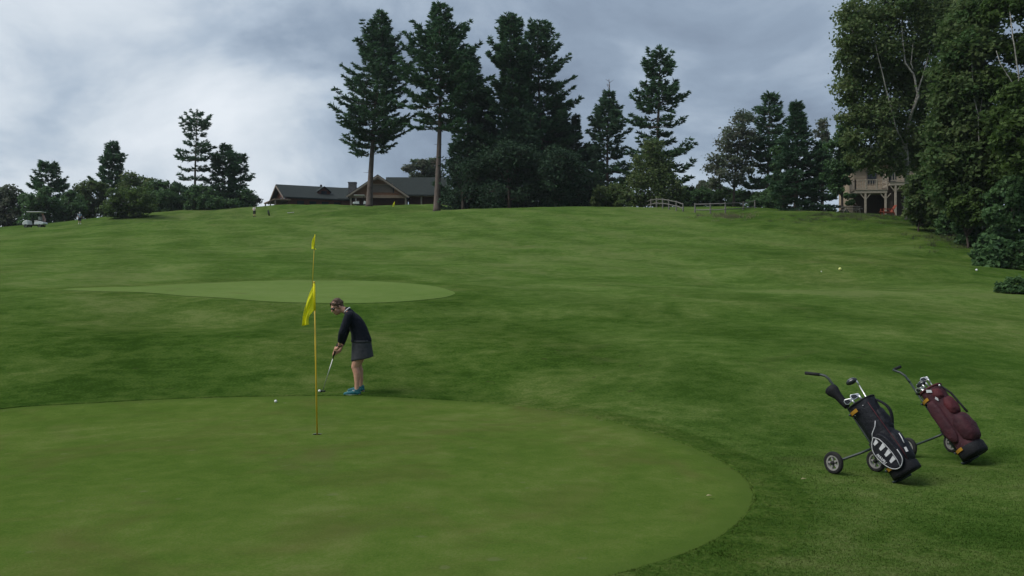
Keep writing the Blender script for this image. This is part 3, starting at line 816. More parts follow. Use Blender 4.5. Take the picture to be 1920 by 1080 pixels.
def pine(label, px, d, ytop, ycrown, left, right, seed, name='pine_tree', m=None, whorl=0.75, dens=1.0, skip=0.12, tuft=0.60, k=7,
         prof=None, tilt=0.18, trunk_r=None, lean=0.0, sink=0.15, group='conifers', nb=(5, 7), top_dead=0.0, droop=0.0, stub=0.0, mb=None, wtuft=0.27, spread_w=1.3):
    """conifer with whorls of plated branches; left/right are the crown's widest reach in pixels of the photograph"""
    rs = random.Random(seed)
    g = at(px, d)
    zt = zpix(ytop, d); zc = zpix(ycrown, d)
    H = zt - g.z
    t = thing(name, label, 'tree', g, group)
    rl, rr_ = left * d / FPX, right * d / FPX
    tr = trunk_r or max(0.12, H * 0.016)
    m = m or m_pine; mb = mb or m_pbark
    axis = lambda z: Vector((lean * z / H + 0.012 * H * math.sin(3 * z / H + seed), 0.01 * H * math.cos(2.3 * z / H + seed) - 0.01 * H * math.cos(seed), z))
    axis0 = axis(0)
    ax = lambda z: axis(z) - axis0
    w = MB()
    zs = [(-sink), 0.3, *[H * q / 10 for q in range(1, 10)], H * 0.985]
    rd = [tr * 1.35, tr * 1.12] + [tr * (1 - 0.92 * (q / 10) ** 0.9) for q in range(1, 10)] + [tr * 0.05]
    w.tube([ax(max(z, -sink)) if z > 0 else Vector((0, 0, z)) for z in zs], rd, 9)
    C, D, S = [], [], []
    z = zc - g.z
    Hc = H - z
    z0 = z
    prof = prof or (lambda u: min(1.0, 0.80 + 0.6 * u) * (1 - u) ** 0.62 + 0.05)
    if stub:
        for _ in range(int(stub)):   # dead snags on the bare trunk
            zq = rs.uniform(z0 * 0.35, z0); an = rs.uniform(0, 6.28); Lq = rs.uniform(0.3, 1.1)
            p = ax(zq); w.tube([p, p + Vector((math.cos(an) * Lq, math.sin(an) * Lq, rs.uniform(-0.2, 0.1)))], [0.035, 0.012], 4)
    while z < H - 0.25:
        u = (z - z0) / Hc
        n = rs.randint(*nb)
        off = rs.uniform(0, 6.28)
        gap = rs.uniform(0, 6.28) if rs.random() < 0.22 else None
        wv = rs.choice((0.62, 0.85, 1.0, 1.08, 1.2))
        for b_ in range(n):
            if rs.random() < skip: continue
            an = off + 6.283 * b_ / n + rs.uniform(-0.35, 0.35)
            if gap is not None and math.cos(an - gap) > 0.72 and spread_w > 1.2: continue
            ca, sa = math.cos(an), math.sin(an)
            rx = rr_ if ca > 0 else rl
            rm_ = math.hypot(rx * ca, 0.5 * (rl + rr_) * sa)
            L = rm_ * prof(u) * wv * rs.uniform(0.85, 1.25)
            if L < 0.25: L = 0.25
            el_ = (tilt + 0.75 * u * u) + rs.uniform(-0.12, 0.12) - droop
            p0 = ax(z + rs.uniform(-0.2, 0.2))
            hdir = Vector((ca, sa, 0))
            ns = max(3, int(L / 0.36 * dens))
            pts_ = []
            for q in range(5):
                f = q / 4
                pts_.append(p0 + hdir * (L * f * math.cos(el_)) + Vector((0, 0, L * (math.sin(el_) * f - 0.10 * math.sin(3.14 * f) + 0.10 * f * f))))
            w.tube(pts_, [0.012 + 0.012 * L, 0.011 + 0.009 * L, 0.03, 0.02, 0.01], 4, caps=False)
            side = Vector((-sa, ca, 0))
            for q in range(ns):
                f = 0.10 + 0.90 * (q + rs.random()) / ns if L > 1.2 else (q + rs.random()) / ns
                f = min(f, 1.0)
                j = min(int(f * 4), 3); p = pts_[j].lerp(pts_[j + 1], f * 4 - j)
                tw = min(0.55 * L, 1.15) * (1 - 0.75 * f) * rs.uniform(0.4, 1.2) + 0.12
                for s in (-1, 1):
                    dd = (hdir * rs.uniform(0.5, 1.0) + side * s * rs.uniform(0.4, 1.0) + Vector((0, 0, rs.uniform(-0.05, 0.22)))).normalized()
                    C.append(p + dd * tw * 0.5); D.append(dd); S.append(tuft * rs.uniform(0.75, 1.2))
                    if tw > 0.42:
                        C.append(p + dd * tw); D.append(dd); S.append(tuft * rs.uniform(0.75, 1.15))
            C.append(pts_[4]); D.append(hdir); S.append(tuft)
        z += whorl * spread_w * rs.uniform(0.65, 1.4) * (1 - 0.5 * u)
    if top_dead:
        tp = ax(H * 0.985)
        w.tube([tp - Vector((0, 0, 1.2)), tp + Vector((0.1, 0, top_dead * 0.5)), tp + Vector((0.0, 0, top_dead))], [0.10, 0.06, 0.025], 5)
        for _ in range(7):
            an = rs.uniform(0, 6.28); zq = rs.uniform(0, top_dead * 0.85); Lq = rs.uniform(0.4, 1.0)
            p = tp + Vector((0.05, 0, zq)); w.tube([p, p + Vector((math.cos(an) * Lq, math.sin(an) * Lq, Lq * 0.6))], [0.035, 0.012], 4)
    else:
        for q in range(5): C.append(ax(H - 0.12 * q)); D.append(Vector((rs.uniform(-.3, .3), rs.uniform(-.3, .3), 1))); S.append(tuft * 0.8)
    C = np.array([tuple(c) for c in C]); D = np.array([tuple(c) for c in D]); S = np.array(S)
    V_, F_, idx = tris_from_tufts(C, D, S, k, 0.45, wtuft, 0.16)
    tint = np.clip(rng.normal(0.45, 0.22, len(C)), 0, 1)[idx]
    w.build('trunk', mb, t, smooth=True, world=False)
    np_mesh('crown', V_, F_, m, t, tint=tint)
    return t

def leafy(label, base_px, d, lobes, n, leaf, seed, m=None, bark=None, name='broadleaf_tree', cat='tree', group='broadleaf trees', trunk_r=0.18, base_y=None,
          clusters=26, sig=0.24, stems=None, sink=0.2, flat=0.85, light=0.5, fork=0.45, hang=0.0, lobe_d=1.0):
    """lobes: (pixel x, pixel y, pixel radius, extra metres of depth) boughs of foliage; every bough has its own limb"""
    rs = random.Random(seed); g_rng = np.random.default_rng(seed)
    g = at(base_px, d)
    t = thing(name, label, cat, g, group)
    m = m or m_leaf; bark = bark or m_bark
    cs = []
    for lx, ly, lr, dd in lobes:
        D_ = d + dd * lobe_d
        c = Vector(((lx - 960) / FPX * D_, D_, zpix(ly, D_))) - g
        cs.append((c, lr * D_ / FPX))
    w = MB()
    topz = max(c.z for c, r in cs); 
    hi = max(cs, key=lambda q: q[0].z)[0]
    fk = max(0.25, topz * fork)
    spine = [Vector((0, 0, -sink)), Vector((0, 0, fk * 0.3)), Vector((hi.x * 0.18, hi.y * 0.2, fk)), Vector((hi.x * 0.5, hi.y * 0.5, (fk + topz) * 0.5)), hi * 0.97]
    if stems:      # bark that shows: stems traced in the photograph
        for st in stems:
            P = [Vector(((sx - 960) / FPX * (d + sd_), d + sd_, zpix(sy, d + sd_))) - g for sx, sy, sr, sd_ in [(q0, q1, q2, q3 * 0.7) for q0, q1, q2, q3 in st]]
            st = [(a0, b0, c0 * (0.80 if c0 > 0.2 else 0.55), d0) for a0, b0, c0, d0 in st]
            Q, rd = [], []
            for i_ in range(len(P) - 1):
                for q in range(4):
                    Q.append(P[i_].lerp(P[i_ + 1], q / 4) + Vector((rs.uniform(-1, 1), rs.uniform(-1, 1), 0)) * (st[i_][2] * 0.35 if (i_ or q) else 0)); rd.append(st[i_][2] * (1 - q / 4) + st[i_ + 1][2] * q / 4)
            Q.append(P[-1]); rd.append(st[-1][2])
            w.tube(Q, rd, 8)
    else:
        w.tube(spine, [trunk_r * 1.3, trunk_r, trunk_r * 0.75, trunk_r * 0.4, trunk_r * 0.1], 8)
    Vs, Fs, Ts = [], [], []; off = 0
    tot_r2 = sum(r * r for c, r in cs)
    for c, r in cs:
        z1 = max(0.2, min(c.z * 0.6, fk + rs.uniform(-0.2, 0.3) * fk))
        st = spine[2] * (z1 / fk) if z1 < fk else spine[2].lerp(spine[3], min(1, (z1 - fk) / max(0.1, topz - fk)))
        mid_ = st.lerp(c, 0.5) + Vector((0, 0, -0.06 * r))
        if not stems: w.tube([st, mid_, c], [trunk_r * 0.42, trunk_r * 0.25, trunk_r * 0.08], 5, caps=False)
        nc = max(6, int(clusters * rs.uniform(0.8, 1.2)))
        u = g_rng.normal(0, 1, (nc, 3)); u /= np.linalg.norm(u, axis=1, keepdims=True)
        rad = r * g_rng.uniform(0.45, 1.0, (nc, 1)) ** 0.6
        cc = u * rad * np.array([1, 1, flat]) + np.array(c)
        for q in range(0, nc, 3):
            if not stems or q % 2 == 0: w.tube([c, Vector(cc[q])], [trunk_r * 0.09 + 0.01, 0.012], 3, caps=False)
        ln = max(20, int(n * r * r / tot_r2))
        wh = g_rng.integers(0, nc, ln)
        sg = r * sig * g_rng.uniform(0.6, 1.3, (nc, 1))
        p = cc[wh] + g_rng.normal(0, 1, (ln, 3)) * sg[wh] * np.array([1, 1, 0.62])
        if hang: p[:, 2] -= np.abs(g_rng.normal(0, hang, ln)) * r
        keep = p[:, 2] > 0.05; p = p[keep]; wh = wh[keep]; ln = len(p)
        no = g_rng.normal(0, 0.75, (ln, 3)) + np.array([0, 0, 0.7]) + 0.5 * u[wh]
        no /= np.linalg.norm(no, axis=1, keepdims=True)
        a_ = np.cross(no, g_rng.normal(0, 1, (ln, 3))); a_ /= np.linalg.norm(a_, axis=1, keepdims=True) + 1e-9
        b_ = np.cross(no, a_)
        L = (leaf * g_rng.uniform(0.5, 1.45, ln))[:, None]
        V_ = np.stack([p - a_ * L * 0.55, p + b_ * L * 0.36 + no * L * 0.08, p + a_ * L * 0.55, p - b_ * L * 0.36 + no * L * 0.08], 1).reshape(-1, 3)
        F_ = np.arange(ln)[:, None] * 4 + np.array([[0, 1, 2, 3]])
        ct = g_rng.normal(light, 0.24, nc)
        tt = np.clip(ct[wh] + g_rng.normal(0, 0.13, ln), 0, 1)
        Vs.append(V_); Fs.append(F_ + off); Ts.append(np.repeat(tt, 4)); off += len(V_)
    w.build('trunk' if cat == 'tree' else 'stems', bark, t, smooth=True, world=False)
    np_mesh('crown' if cat == 'tree' else 'foliage', np.concatenate(Vs), np.concatenate(Fs), m, t, tint=np.concatenate(Ts))
    return t

dome = lambda u: (1 - u ** 1.7) ** 0.75 * (0.75 + 0.35 * math.sin(3.1 * u)) + 0.04
slim = lambda u: (1 - u) ** 0.85 + 0.04
ragged = lambda u: (0.75 + 0.25 * math.sin(17 * u)) * (1 - u) ** 0.5 + 0.06
col = lambda u: (1 - u) ** 0.5 * (0.8 + 0.2 * math.sin(9 * u + 1)) + 0.05

# the two tall pines by the clubhouse and the conifers right of them
pine('tall white pine with bare lower trunk standing in front of the clubhouse', 692, 124, 22, 288, 70, 64, 11, spread_w=1.12, lean=1.0, prof=dome, stub=10, trunk_r=0.44, dens=1.25, skip=0.10, whorl=0.78, tilt=0.10)
pine('tallest white pine, its straight bare trunk right of the clubhouse porch', 819, 110, 12, 240, 76, 80, 12, spread_w=1.12, prof=lambda u: dome(u) * 0.95, stub=16, trunk_r=0.42, dens=1.25, skip=0.12, whorl=0.76, tilt=0.06)
pine('big dark pine with the left half of the double crown', 960, 116, 32, 300, 66, 60, 13, spread_w=1.1, prof=col, trunk_r=0.42, dens=1.3, whorl=0.72, skip=0.06)
pine('big pine with long level branches reaching right from the double crown', 1016, 119, 50, 320, 56, 70, 14, spread_w=1.1, prof=lambda u: (0.9 + 0.12 * math.sin(20 * u)) * (1 - u ** 2.2) ** 0.6 + 0.05, trunk_r=0.40, dens=1.15, skip=0.14, whorl=0.9, tilt=-0.02)
pine('slender spire-shaped spruce left of the dead-topped pine', 1083, 122, 216, 385, 22, 22, 15, name='spruce_tree', m=m_spruce, spread_w=1.0, prof=slim, tilt=-0.15, whorl=0.55, tuft=0.5, skip=0.03)
pine('pine with a bare dead leader above its crown', 1141, 117, 172, 358, 48, 46, 16, spread_w=1.1, prof=lambda u: (0.75 + 0.25 * math.sin(13 * u)) * (1 - u ** 1.8) ** 0.7 + 0.10, top_dead=2.0, stub=8, dens=1.0, skip=0.18, whorl=0.85, m=m_pine2)
pine('tall open pine with ragged layered branches behind the birch', 1232, 113, 88, 345, 64, 62, 17, spread_w=1.15, prof=lambda u: (0.82 + 0.18 * math.sin(15 * u)) * (1 - u ** 1.6) ** 0.72 + 0.06, dens=1.1, skip=0.20, whorl=0.95, tilt=0.05, trunk_r=0.36)
# dark conifers filling the gaps behind
pine('dark pine leaning out right of the tallest pine trunk', 872, 120, 96, 392, 50, 46, 18, spread_w=1.1, prof=col, dens=1.2, whorl=0.75, m=m_spruce)
pine('dark spruce low behind the tallest pine, reaching the ground', 908, 122, 165, 395, 60, 58, 19, name='spruce_tree', m=m_spruce, spread_w=1.0, prof=slim, tilt=-0.1, whorl=0.55, skip=0.02, dens=1.2)
pine('dark spruce under the left of the double crown', 975, 112, 205, 395, 60, 58, 20, name='spruce_tree', m=m_spruce, spread_w=1.0, prof=slim, tilt=-0.1, whorl=0.5, skip=0.02, dens=1.2)
pine('dark spruce between the double crown and the spire spruce', 1050, 122, 190, 395, 54, 46, 21, name='spruce_tree', m=m_spruce, spread_w=1.0, prof=slim, tilt=-0.1, whorl=0.55, skip=0.02, dens=1.2)
pine('small spruce under the dead-topped pine', 1106, 122, 270, 395, 46, 44, 22, name='spruce_tree', m=m_spruce, spread_w=1.0, prof=slim, tilt=-0.1, whorl=0.5, skip=0.02)

def blob_lobes(x0, x1, y0, y1, n, seed, depth=3.0, rmin=0.16, rmax=0.28, round_=True):
    """boughs filling a crown box given in pixels"""
    rs = random.Random(seed); o = []
    w_, h_ = x1 - x0, y1 - y0; s = min(w_, h_)
    k_ = 0
    while len(o) < n and k_ < 4000:
        k_ += 1
        r = s * rs.uniform(rmin, rmax)
        x = rs.uniform(x0 + r * 0.8, x1 - r * 0.8); y = rs.uniform(y0 + r * 0.8, y1 - r * 0.6)
        if round_:
            ex = (x - (x0 + x1) / 2) / (w_ / 2); ey = (y - (y0 + y1) / 2) / (h_ / 2)
            if ex * ex + (ey * ey if ey < 0 else 0.55 * ey * ey) > 0.72: continue
        if any((x - a) ** 2 + (y - b) ** 2 < (0.5 * (r + c)) ** 2 and k_ < 2500 for a, b, c, _ in o): continue
        o.append((x, y, r, rs.uniform(-depth, depth)))
    return o

# dark leafy trees under the tall conifers
leafy('dark leafy tree with pale trunk just right of the tallest pine', 868, 107, blob_lobes(836, 925, 290, 392, 16, 31), 9000, 0.30, 31, m=m_leafdd, sig=0.36, trunk_r=0.16, base_y=392)
leafy('dark leafy tree at the foot of the double-crowned pines', 955, 104, blob_lobes(905, 1010, 262, 398, 20, 32), 13000, 0.30, 32, m=m_leafdd, sig=0.36)
leafy('rounded dark leafy tree right of the double-crowned pines', 1042, 103, blob_lobes(1000, 1094, 275, 398, 20, 33), 12000, 0.30, 33, m=m_leafdd, sig=0.36)
leafy('pale green tree peeking over the clubhouse roof', 790, 168, blob_lobes(755, 830, 296, 350, 8, 34), 6000, 0.42, 34, m=m_leafp)
leafy('birch with light drooping leaves in front of the ragged pine', 1224, 105, [(1224,275,18,0),(1208,300,20,0),(1240,305,20,0.5),(1198,330,20,0),(1225,330,24,-1),(1252,340,22,0),(1268,358,16,0),(1195,360,18,0),(1240,365,20,-1),(1215,372,18,0)], 11000, 0.27, 35, m=m_leaf, bark=m_birch, hang=0.35, sig=0.3, name='birch_tree', stems=[[(1226,395,0.13,0),(1224,340,0.11,0),(1222,300,0.08,0),(1224,262,0.03,0)],[(1224,345,0.06,0),(1236,315,0.05,0),(1240,295,0.02,0)]])
leafy('green bush beneath the dead-topped pine', 1150, 107, blob_lobes(1112, 1192, 342, 402, 11, 36), 8000, 0.28, 36, name='bush', cat='bush', group='bushes', trunk_r=0.07)
leafy('bush behind the curving fence, right of the birch', 1300, 112, blob_lobes(1262, 1334, 350, 408, 11, 37), 8000, 0.28, 37, m=m_leafd, name='bush', cat='bush', group='bushes', trunk_r=0.07)
leafy('low dark bush directly behind the curving fence', 1236, 109, blob_lobes(1178, 1290, 362, 406, 13, 96), 8500, 0.26, 96, m=m_leafd, name='bush', cat='bush', group='bushes', trunk_r=0.06)
leafy('small far tree in the gap between birch and airy tree', 1332, 150, blob_lobes(1306, 1362, 336, 382, 7, 38), 4000, 0.36, 38, m=m_leafp, trunk_r=0.14)
leafy('far low tree at the left of the airy tree', 1290, 155, blob_lobes(1270, 1318, 348, 385, 6, 39), 3500, 0.36, 39, m=m_leaf, trunk_r=0.14)
leafy('dark bush under the airy tree', 1385, 112, blob_lobes(1328, 1432, 352, 408, 13, 40), 9500, 0.28, 40, m=m_leafd, name='bush', cat='bush', group='bushes', trunk_r=0.07)
leafy('low bush left of the conical spruce', 1445, 104, blob_lobes(1404, 1478, 352, 406, 11, 41), 8000, 0.28, 41, m=m_leafd, name='bush', cat='bush', group='bushes', trunk_r=0.07)
# right-hand group
leafy('airy tree with sky showing through its leaves by the straight fence', 1376, 108, [(1395,222,18,0),(1378,245,20,0),(1400,255,18,0),(1362,270,18,0),(1388,285,20,1),(1346,300,16,0),(1370,305,18,0),(1335,315,13,0),(1400,315,16,0),(1355,330,16,-1),(1380,335,16,0),(1340,345,10,0)], 8500, 0.27, 42, m=m_leafp, sig=0.3, clusters=30, trunk_r=0.15)
pine('dense dark pine between airy tree and conical spruce', 1438, 110, 177, 366, 40, 40, 43, prof=lambda u: (0.85 + 0.15 * math.sin(16 * u)) * (1 - u ** 2) ** 0.7 + 0.05, dens=1.2, skip=0.10, whorl=0.8, tilt=0.05)
pine('conical spruce with brown cones near its tip', 1492, 92, 192, 388, 46, 42, 44, name='spruce_tree', m=m_spruce, spread_w=1.0, prof=slim, tilt=-0.12, whorl=0.42, skip=0.0, tuft=0.46, dens=1.25, trunk_r=0.26)
pine('dark low spruce touching the right side of the conical spruce', 1540, 91, 268, 392, 34, 32, 45, name='spruce_tree', m=m_spruce, spread_w=1.0, prof=slim, tilt=-0.12, whorl=0.42, skip=0.0, tuft=0.46, dens=1.25)
leafy('olive green tree tucked against the left of the conical spruce', 1468, 97, blob_lobes(1444, 1490, 262, 388, 12, 46, 1.5), 8000, 0.27, 46, m=m_leafd, trunk_r=0.12)
leafy('thin pale poplar rising behind the low spruce', 1543, 108, [(1543,232,10,0),(1540,250,12,0),(1548,268,13,0),(1538,285,13,0),(1550,300,13,0),(1540,318,13,0),(1552,335,12,0)], 4500, 0.26, 47, m=m_leafp, sig=0.28, trunk_r=0.12)
leafy('small dark tree with a bare thin trunk left of the deck', 1579, 83, [(1580,250,16,0),(1568,275,18,0),(1592,285,18,0),(1575,305,20,0),(1596,315,14,0),(1560,325,16,0),(1580,335,15,0),(1570,352,14,0)], 9000, 0.22, 48, m=m_leafd, trunk_r=0.12)
leafy('dark shrub at the foot of the low spruce by the lawn', 1612, 86, blob_lobes(1582, 1606, 362, 388, 5, 49), 1800, 0.2, 49, m=m_leafd, name='bush', cat='bush', group='bushes', trunk_r=0.05)

# big birch in front of the house
leafy('large white-trunked birch beside the raised deck', 1702, 68, [
 (1610,20,34,0),(1600,60,30,-1),(1650,30,40,1),(1700,-10,45,0),(1640,85,42,0),(1596,110,26,0),(1585,170,26,0),(1625,150,40,1),(1680,110,50,1.5),(1735,60,48,1),
 (1600,215,26,0),(1640,215,42,0),(1690,190,48,2),(1745,150,48,1.5),(1608,255,24,-0.5),(1655,258,30,-0.5),(1700,262,38,1),(1745,235,45,1),(1760,0,40,2),(1598,296,13,0),(1622,288,20,-0.5),(1650,292,20,-0.8),(1678,296,18,-0.8),(1640,318,11,-0.9),(1664,322,10,-0.9),(1614,306,12,-0.9),(1692,318,12,-0.8),(1740,300,30,1)],
 60000, 0.23, 51, m=m_leaf, bark=m_birch, name='birch_tree', trunk_r=0.26, clusters=34, sig=0.30, hang=0.15, light=0.55,
 stems=[[(1702,412,0.30,0),(1700,340,0.26,0),(1697,280,0.24,0),(1702,240,0.20,0),(1712,205,0.17,-1.2),(1722,180,0.15,-1.8),(1712,138,0.13,-2.0),(1697,118,0.11,-2.0),(1692,70,0.06,-1),(1690,20,0.03,0)],
        [(1712,200,0.11,-1.2),(1728,150,0.09,-1.5),(1731,138,0.06,-1.5),(1745,90,0.03,-1)],
        [(1697,275,0.12,0),(1684,250,0.11,-1.5),(1676,225,0.09,-1.8),(1670,190,0.05,-1)],
        [(1676,225,0.07,-1.6),(1655,140,0.07,-2.2),(1645,100,0.06,-2.4),(1640,70,0.03,-2)],
        [(1712,130,0.07,-2),(1708,118,0.06,-2),(1712,80,0.03,-1)]])
pine('very dark tall pine behind the birches at upper right', 1805, 76, -140, 300, 95, 90, 52, prof=col, dens=1.1, whorl=0.8, tuft=0.5, m=m_spruce, skip=0.05)
leafy('slender birch with thin pale stem in the right-hand wood', 1838, 55, [
 (1790,120,40,0),(1830,90,42,0),(1800,180,46,0),(1850,160,42,0),(1790,240,46,0.5),(1840,235,44,0.5),(1815,295,44,0),(1770,300,34,0),(1860,290,36,0),(1835,30,40,1),(1795,60,30,1),(1790,350,36,0.3),(1845,350,38,0.3)],
 46000, 0.24, 53, m=m_leaf, bark=m_birch, name='birch_tree', clusters=34, sig=0.28, light=0.35,
 stems=[[(1842,470,0.12,0.3),(1839,330,0.09,-1.0),(1836,270,0.075,-1.7),(1834,215,0.065,-1.8),(1825,180,0.055,-1.8),(1823,140,0.04,-1.8),(1822,90,0.02,-1)],
        [(1836,225,0.04,-1.7),(1839,200,0.035,-1.7),(1845,160,0.015,-1)]])
leafy('birch with two pale forked stems at the right edge', 1912, 53, [
 (1872,18,26,0),(1940,0,40,0),(1912,92,30,0.5),(1960,70,50,0),(1890,230,40,0),(1930,200,46,0),(1900,310,44,0),(1960,270,50,0),(1970,160,48,0),(1868,150,28,0.5)],
 36000, 0.23, 54, m=m_leafy, bark=m_birch, name='birch_tree', clusters=34, sig=0.28, light=0.35,
 stems=[[(1918,490,0.14,0.3),(1914,300,0.12,-0.5),(1910,140,0.08,-1.6),(1904,100,0.07,-1.7),(1898,60,0.06,-1.7),(1892,10,0.03,-1)],
        [(1912,180,0.06,-1.4),(1892,145,0.05,-1.7),(1876,120,0.04,-1.7),(1868,95,0.02,-1)]])
leafy('yellow-green leafy tree leaning in from the right edge', 1935, 50, [(1905,180,26,-1),(1925,230,36,-1),(1900,260,28,-1.2),(1935,290,40,-1),(1965,240,40,0)], 16000, 0.22, 55, m=m_leafy, clusters=30, trunk_r=0.14)
for i_, (lab, bx, dd_, box, nn, mm) in enumerate((
    ('bright green shrub nearest the deck under the big birch', 1722, 64, (1700, 1770, 312, 432), 11000, m_leaf),
    ('dark tall shrub behind the bright green one', 1775, 62, (1745, 1825, 290, 440), 11000, m_leafd),
    ('wide dark shrub in the middle of the right-hand thicket', 1830, 56, (1790, 1880, 320, 462), 12000, m_leafd),
    ('shrub with yellowish sprays below the slender birch', 1815, 54, (1780, 1850, 352, 425), 6000, m_leafy),
    ('dark shrub at the right edge below the forked birch', 1895, 51, (1850, 1945, 330, 480), 13000, m_leafd),
    ('low dark bush spilling onto the grass at the right edge', 1890, 44.5, (1825, 1960, 440, 512), 11000, m_leafd))):
    leafy(lab, bx, dd_, blob_lobes(*box, 12, 60 + i_, 1.2), int(nn * 1.3), 0.22, 60 + i_, m=mm, name='shrub', cat='shrub', group='shrubs of the right-hand thicket', trunk_r=0.07, clusters=28, fork=0.2)
leafy('small dark brush pile of leafy twigs on the open grass at right', 1897, 29.5, [(1880,545,14,0),(1900,535,17,0),(1925,540,18,0),(1912,548,14,-0.3),(1890,550,11,-0.2)], 7000, 0.085, 70, m=m_leafd, name='brush_pile', cat='brush', group='shrubs of the right-hand thicket', trunk_r=0.025, clusters=22, fork=0.1)

# left-hand wood
pine('broad dark pine above the golf cart at far left', 93, 152, 305, 385, 40, 44, 71, prof=lambda u: (1 - u) ** 0.75 + 0.05, dens=1.3, tilt=0.12, whorl=0.75)
pine('pointed pine behind the round yellow-green bush', 212, 156, 267, 372, 34, 34, 72, prof=lambda u: (1 - u) ** 0.6 * (0.85 + 0.15 * math.sin(14 * u)) + 0.05, dens=1.4, tilt=0.3, skip=0.03, whorl=0.65)
pine('tall sparse pine with long level branches at left', 366, 150, 207, 372, 46, 42, 73, prof=ragged, dens=1.0, tilt=-0.03, skip=0.16, whorl=1.15, m=m_pine2, wtuft=0.28, tuft=0.6)
pine('bushy pine touching the right of the tall sparse pine', 420, 151, 274, 385, 34, 36, 74, prof=lambda u: (0.9 + 0.1 * math.sin(12 * u)) * (1 - u ** 2) ** 0.7 + 0.05, dens=1.2, skip=0.08)
pine('slim pine of the left wood closest to the clubhouse', 449, 153, 290, 388, 24, 28, 75, prof=ragged, skip=0.2, whorl=0.95, m=m_pine2)
for i_, (lab, bx, dd_, box, nn, mm, lf) in enumerate((
    ('pale leafy tree cut by the left edge of the photo', 15, 150, (-30, 50, 346, 452), 7000, m_leafp, 0.40),
    ('dark rounded tree directly behind the golf cart', 78, 142, (38, 118, 350, 450), 8000, m_leafd, 0.38),
    ('dark tree between the golf cart and the golfer in blue', 125, 146, (100, 158, 358, 446), 6000, m_leafd, 0.38),
    ('leafy tree right behind the golfer in blue', 165, 152, (138, 208, 334, 440), 8000, m_leaf, 0.38),
    ('yellow-green round bush at the front of the left wood', 240, 136, (198, 286, 350, 430), 8000, m_leafy, 0.32),
    ('rounded tree rising just behind the yellow-green bush', 262, 154, (222, 296, 322, 425), 7500, m_leaf, 0.38),
    ('mid green tree right of the yellow-green bush', 300, 150, (274, 334, 336, 420), 6500, m_leafd, 0.38),
    ('low tree left of the tall sparse pine trunk', 338, 155, (314, 368, 342, 416), 6000, m_leafd, 0.38),
    ('dark low tree under the tall sparse pine', 385, 146, (350, 420, 348, 412), 5500, m_leafd, 0.38),
    ('dark undergrowth tree below the slim pine', 440, 150, (406, 476, 348, 408), 5500, m_leafd, 0.36))):
    leafy(lab, bx, dd_, blob_lobes(*box, 15, 80 + i_, 2.0), int(nn * 1.35), lf, 80 + i_, m=mm, trunk_r=0.16, group='trees of the left wood')
leafy('small thin bush beside the left gable of the clubhouse', 478, 158, blob_lobes(462, 492, 364, 388, 5, 95), 1200, 0.3, 95, m=m_leafp, name='bush', cat='bush', group='bushes', trunk_r=0.04, sig=0.32)

# ------------------------------------------------------------------ pull carts, golf bags and clubs
m_tube = mat('dark_green_tube_paint', (0.020, 0.034, 0.030), (0.014, 0.024, 0.022), scale=6, rough=0.45, spec=0.5)
m_grip = mat('black_rubber_grip', (0.018, 0.018, 0.019), (0.011, 0.011, 0.012), scale=20, rough=0.8)
m_tyre = mat('black_tyre', (0.022, 0.021, 0.020), (0.013, 0.013, 0.013), scale=14, rough=0.85, bump=0.2, bscale=60)
m_rim = mat('grey_plastic_rim', (0.30, 0.29, 0.27), (0.17, 0.165, 0.15), scale=16, rough=0.55)
m_yel = mat('yellow_strap', (0.42, 0.22, 0.020), (0.30, 0.15, 0.015), scale=20, rough=0.7)
m_black = mat('black_nylon', (0.0065, 0.007, 0.009), (0.0035, 0.004, 0.006), scale=7, rough=0.75, bump=0.25, bscale=90)
m_navy = mat('dark_blue_black_nylon', (0.008, 0.009, 0.014), (0.0045, 0.005, 0.0085), scale=7, rough=0.65, bump=0.7, bscale=16)
m_maroon = mat('maroon_nylon', (0.052, 0.013, 0.018), (0.030, 0.009, 0.014), scale=9, rough=0.75, bump=0.5, bscale=22)
m_maroon2 = mat('bright_maroon_nylon', (0.085, 0.015, 0.019), (0.050, 0.011, 0.015), scale=9, rough=0.75, bump=0.5, bscale=22)
m_pipe = mat('white_piping', (0.55, 0.55, 0.56), (0.40, 0.40, 0.41), scale=18, rough=0.6)
m_white = mat('white_print', (0.60, 0.60, 0.61), (0.42, 0.42, 0.44), scale=22, rough=0.6)
m_redpipe = mat('dark_red_piping', (0.085, 0.016, 0.022), None, scale=18, rough=0.7)
m_chrome = mat('polished_steel', (0.80, 0.80, 0.80), (0.62, 0.62, 0.62), scale=14, rough=0.28, metal=0.85)
m_headblk = mat('black_club_head', (0.020, 0.022, 0.026), (0.012, 0.013, 0.016), scale=14, rough=0.25, spec=0.6)
m_headgrey = mat('grey_club_face', (0.16, 0.17, 0.18), (0.10, 0.105, 0.11), scale=14, rough=0.35, metal=0.5)

def cart_frame(basepos, hdir, theta):
    h = Vector((hdir[0], hdir[1], 0)).normalized()
    a_ = h * math.sin(theta) + Vector((0, 0, math.cos(theta)))
    n_ = -h * math.cos(theta) + Vector((0, 0, math.sin(theta)))
    s_ = a_.cross(n_)
    M = Matrix.Identity(4)
    for j, c in enumerate((n_, s_, a_)):
        for i_ in range(3): M[i_][j] = c[i_]
    M.translation = basepos
    return M, h, s_

def ring(rx, ry, z, n=28, p=2.4, cx_=0.0, cy_=0.0):
    o = []
    for k in range(n):
        t = 2 * math.pi * k / n; c, s = math.cos(t), math.sin(t)
        o.append(Vector((cx_ + rx * math.copysign(abs(c) ** (2 / p), c), cy_ + ry * math.copysign(abs(s) ** (2 / p), s), z)))
    return o

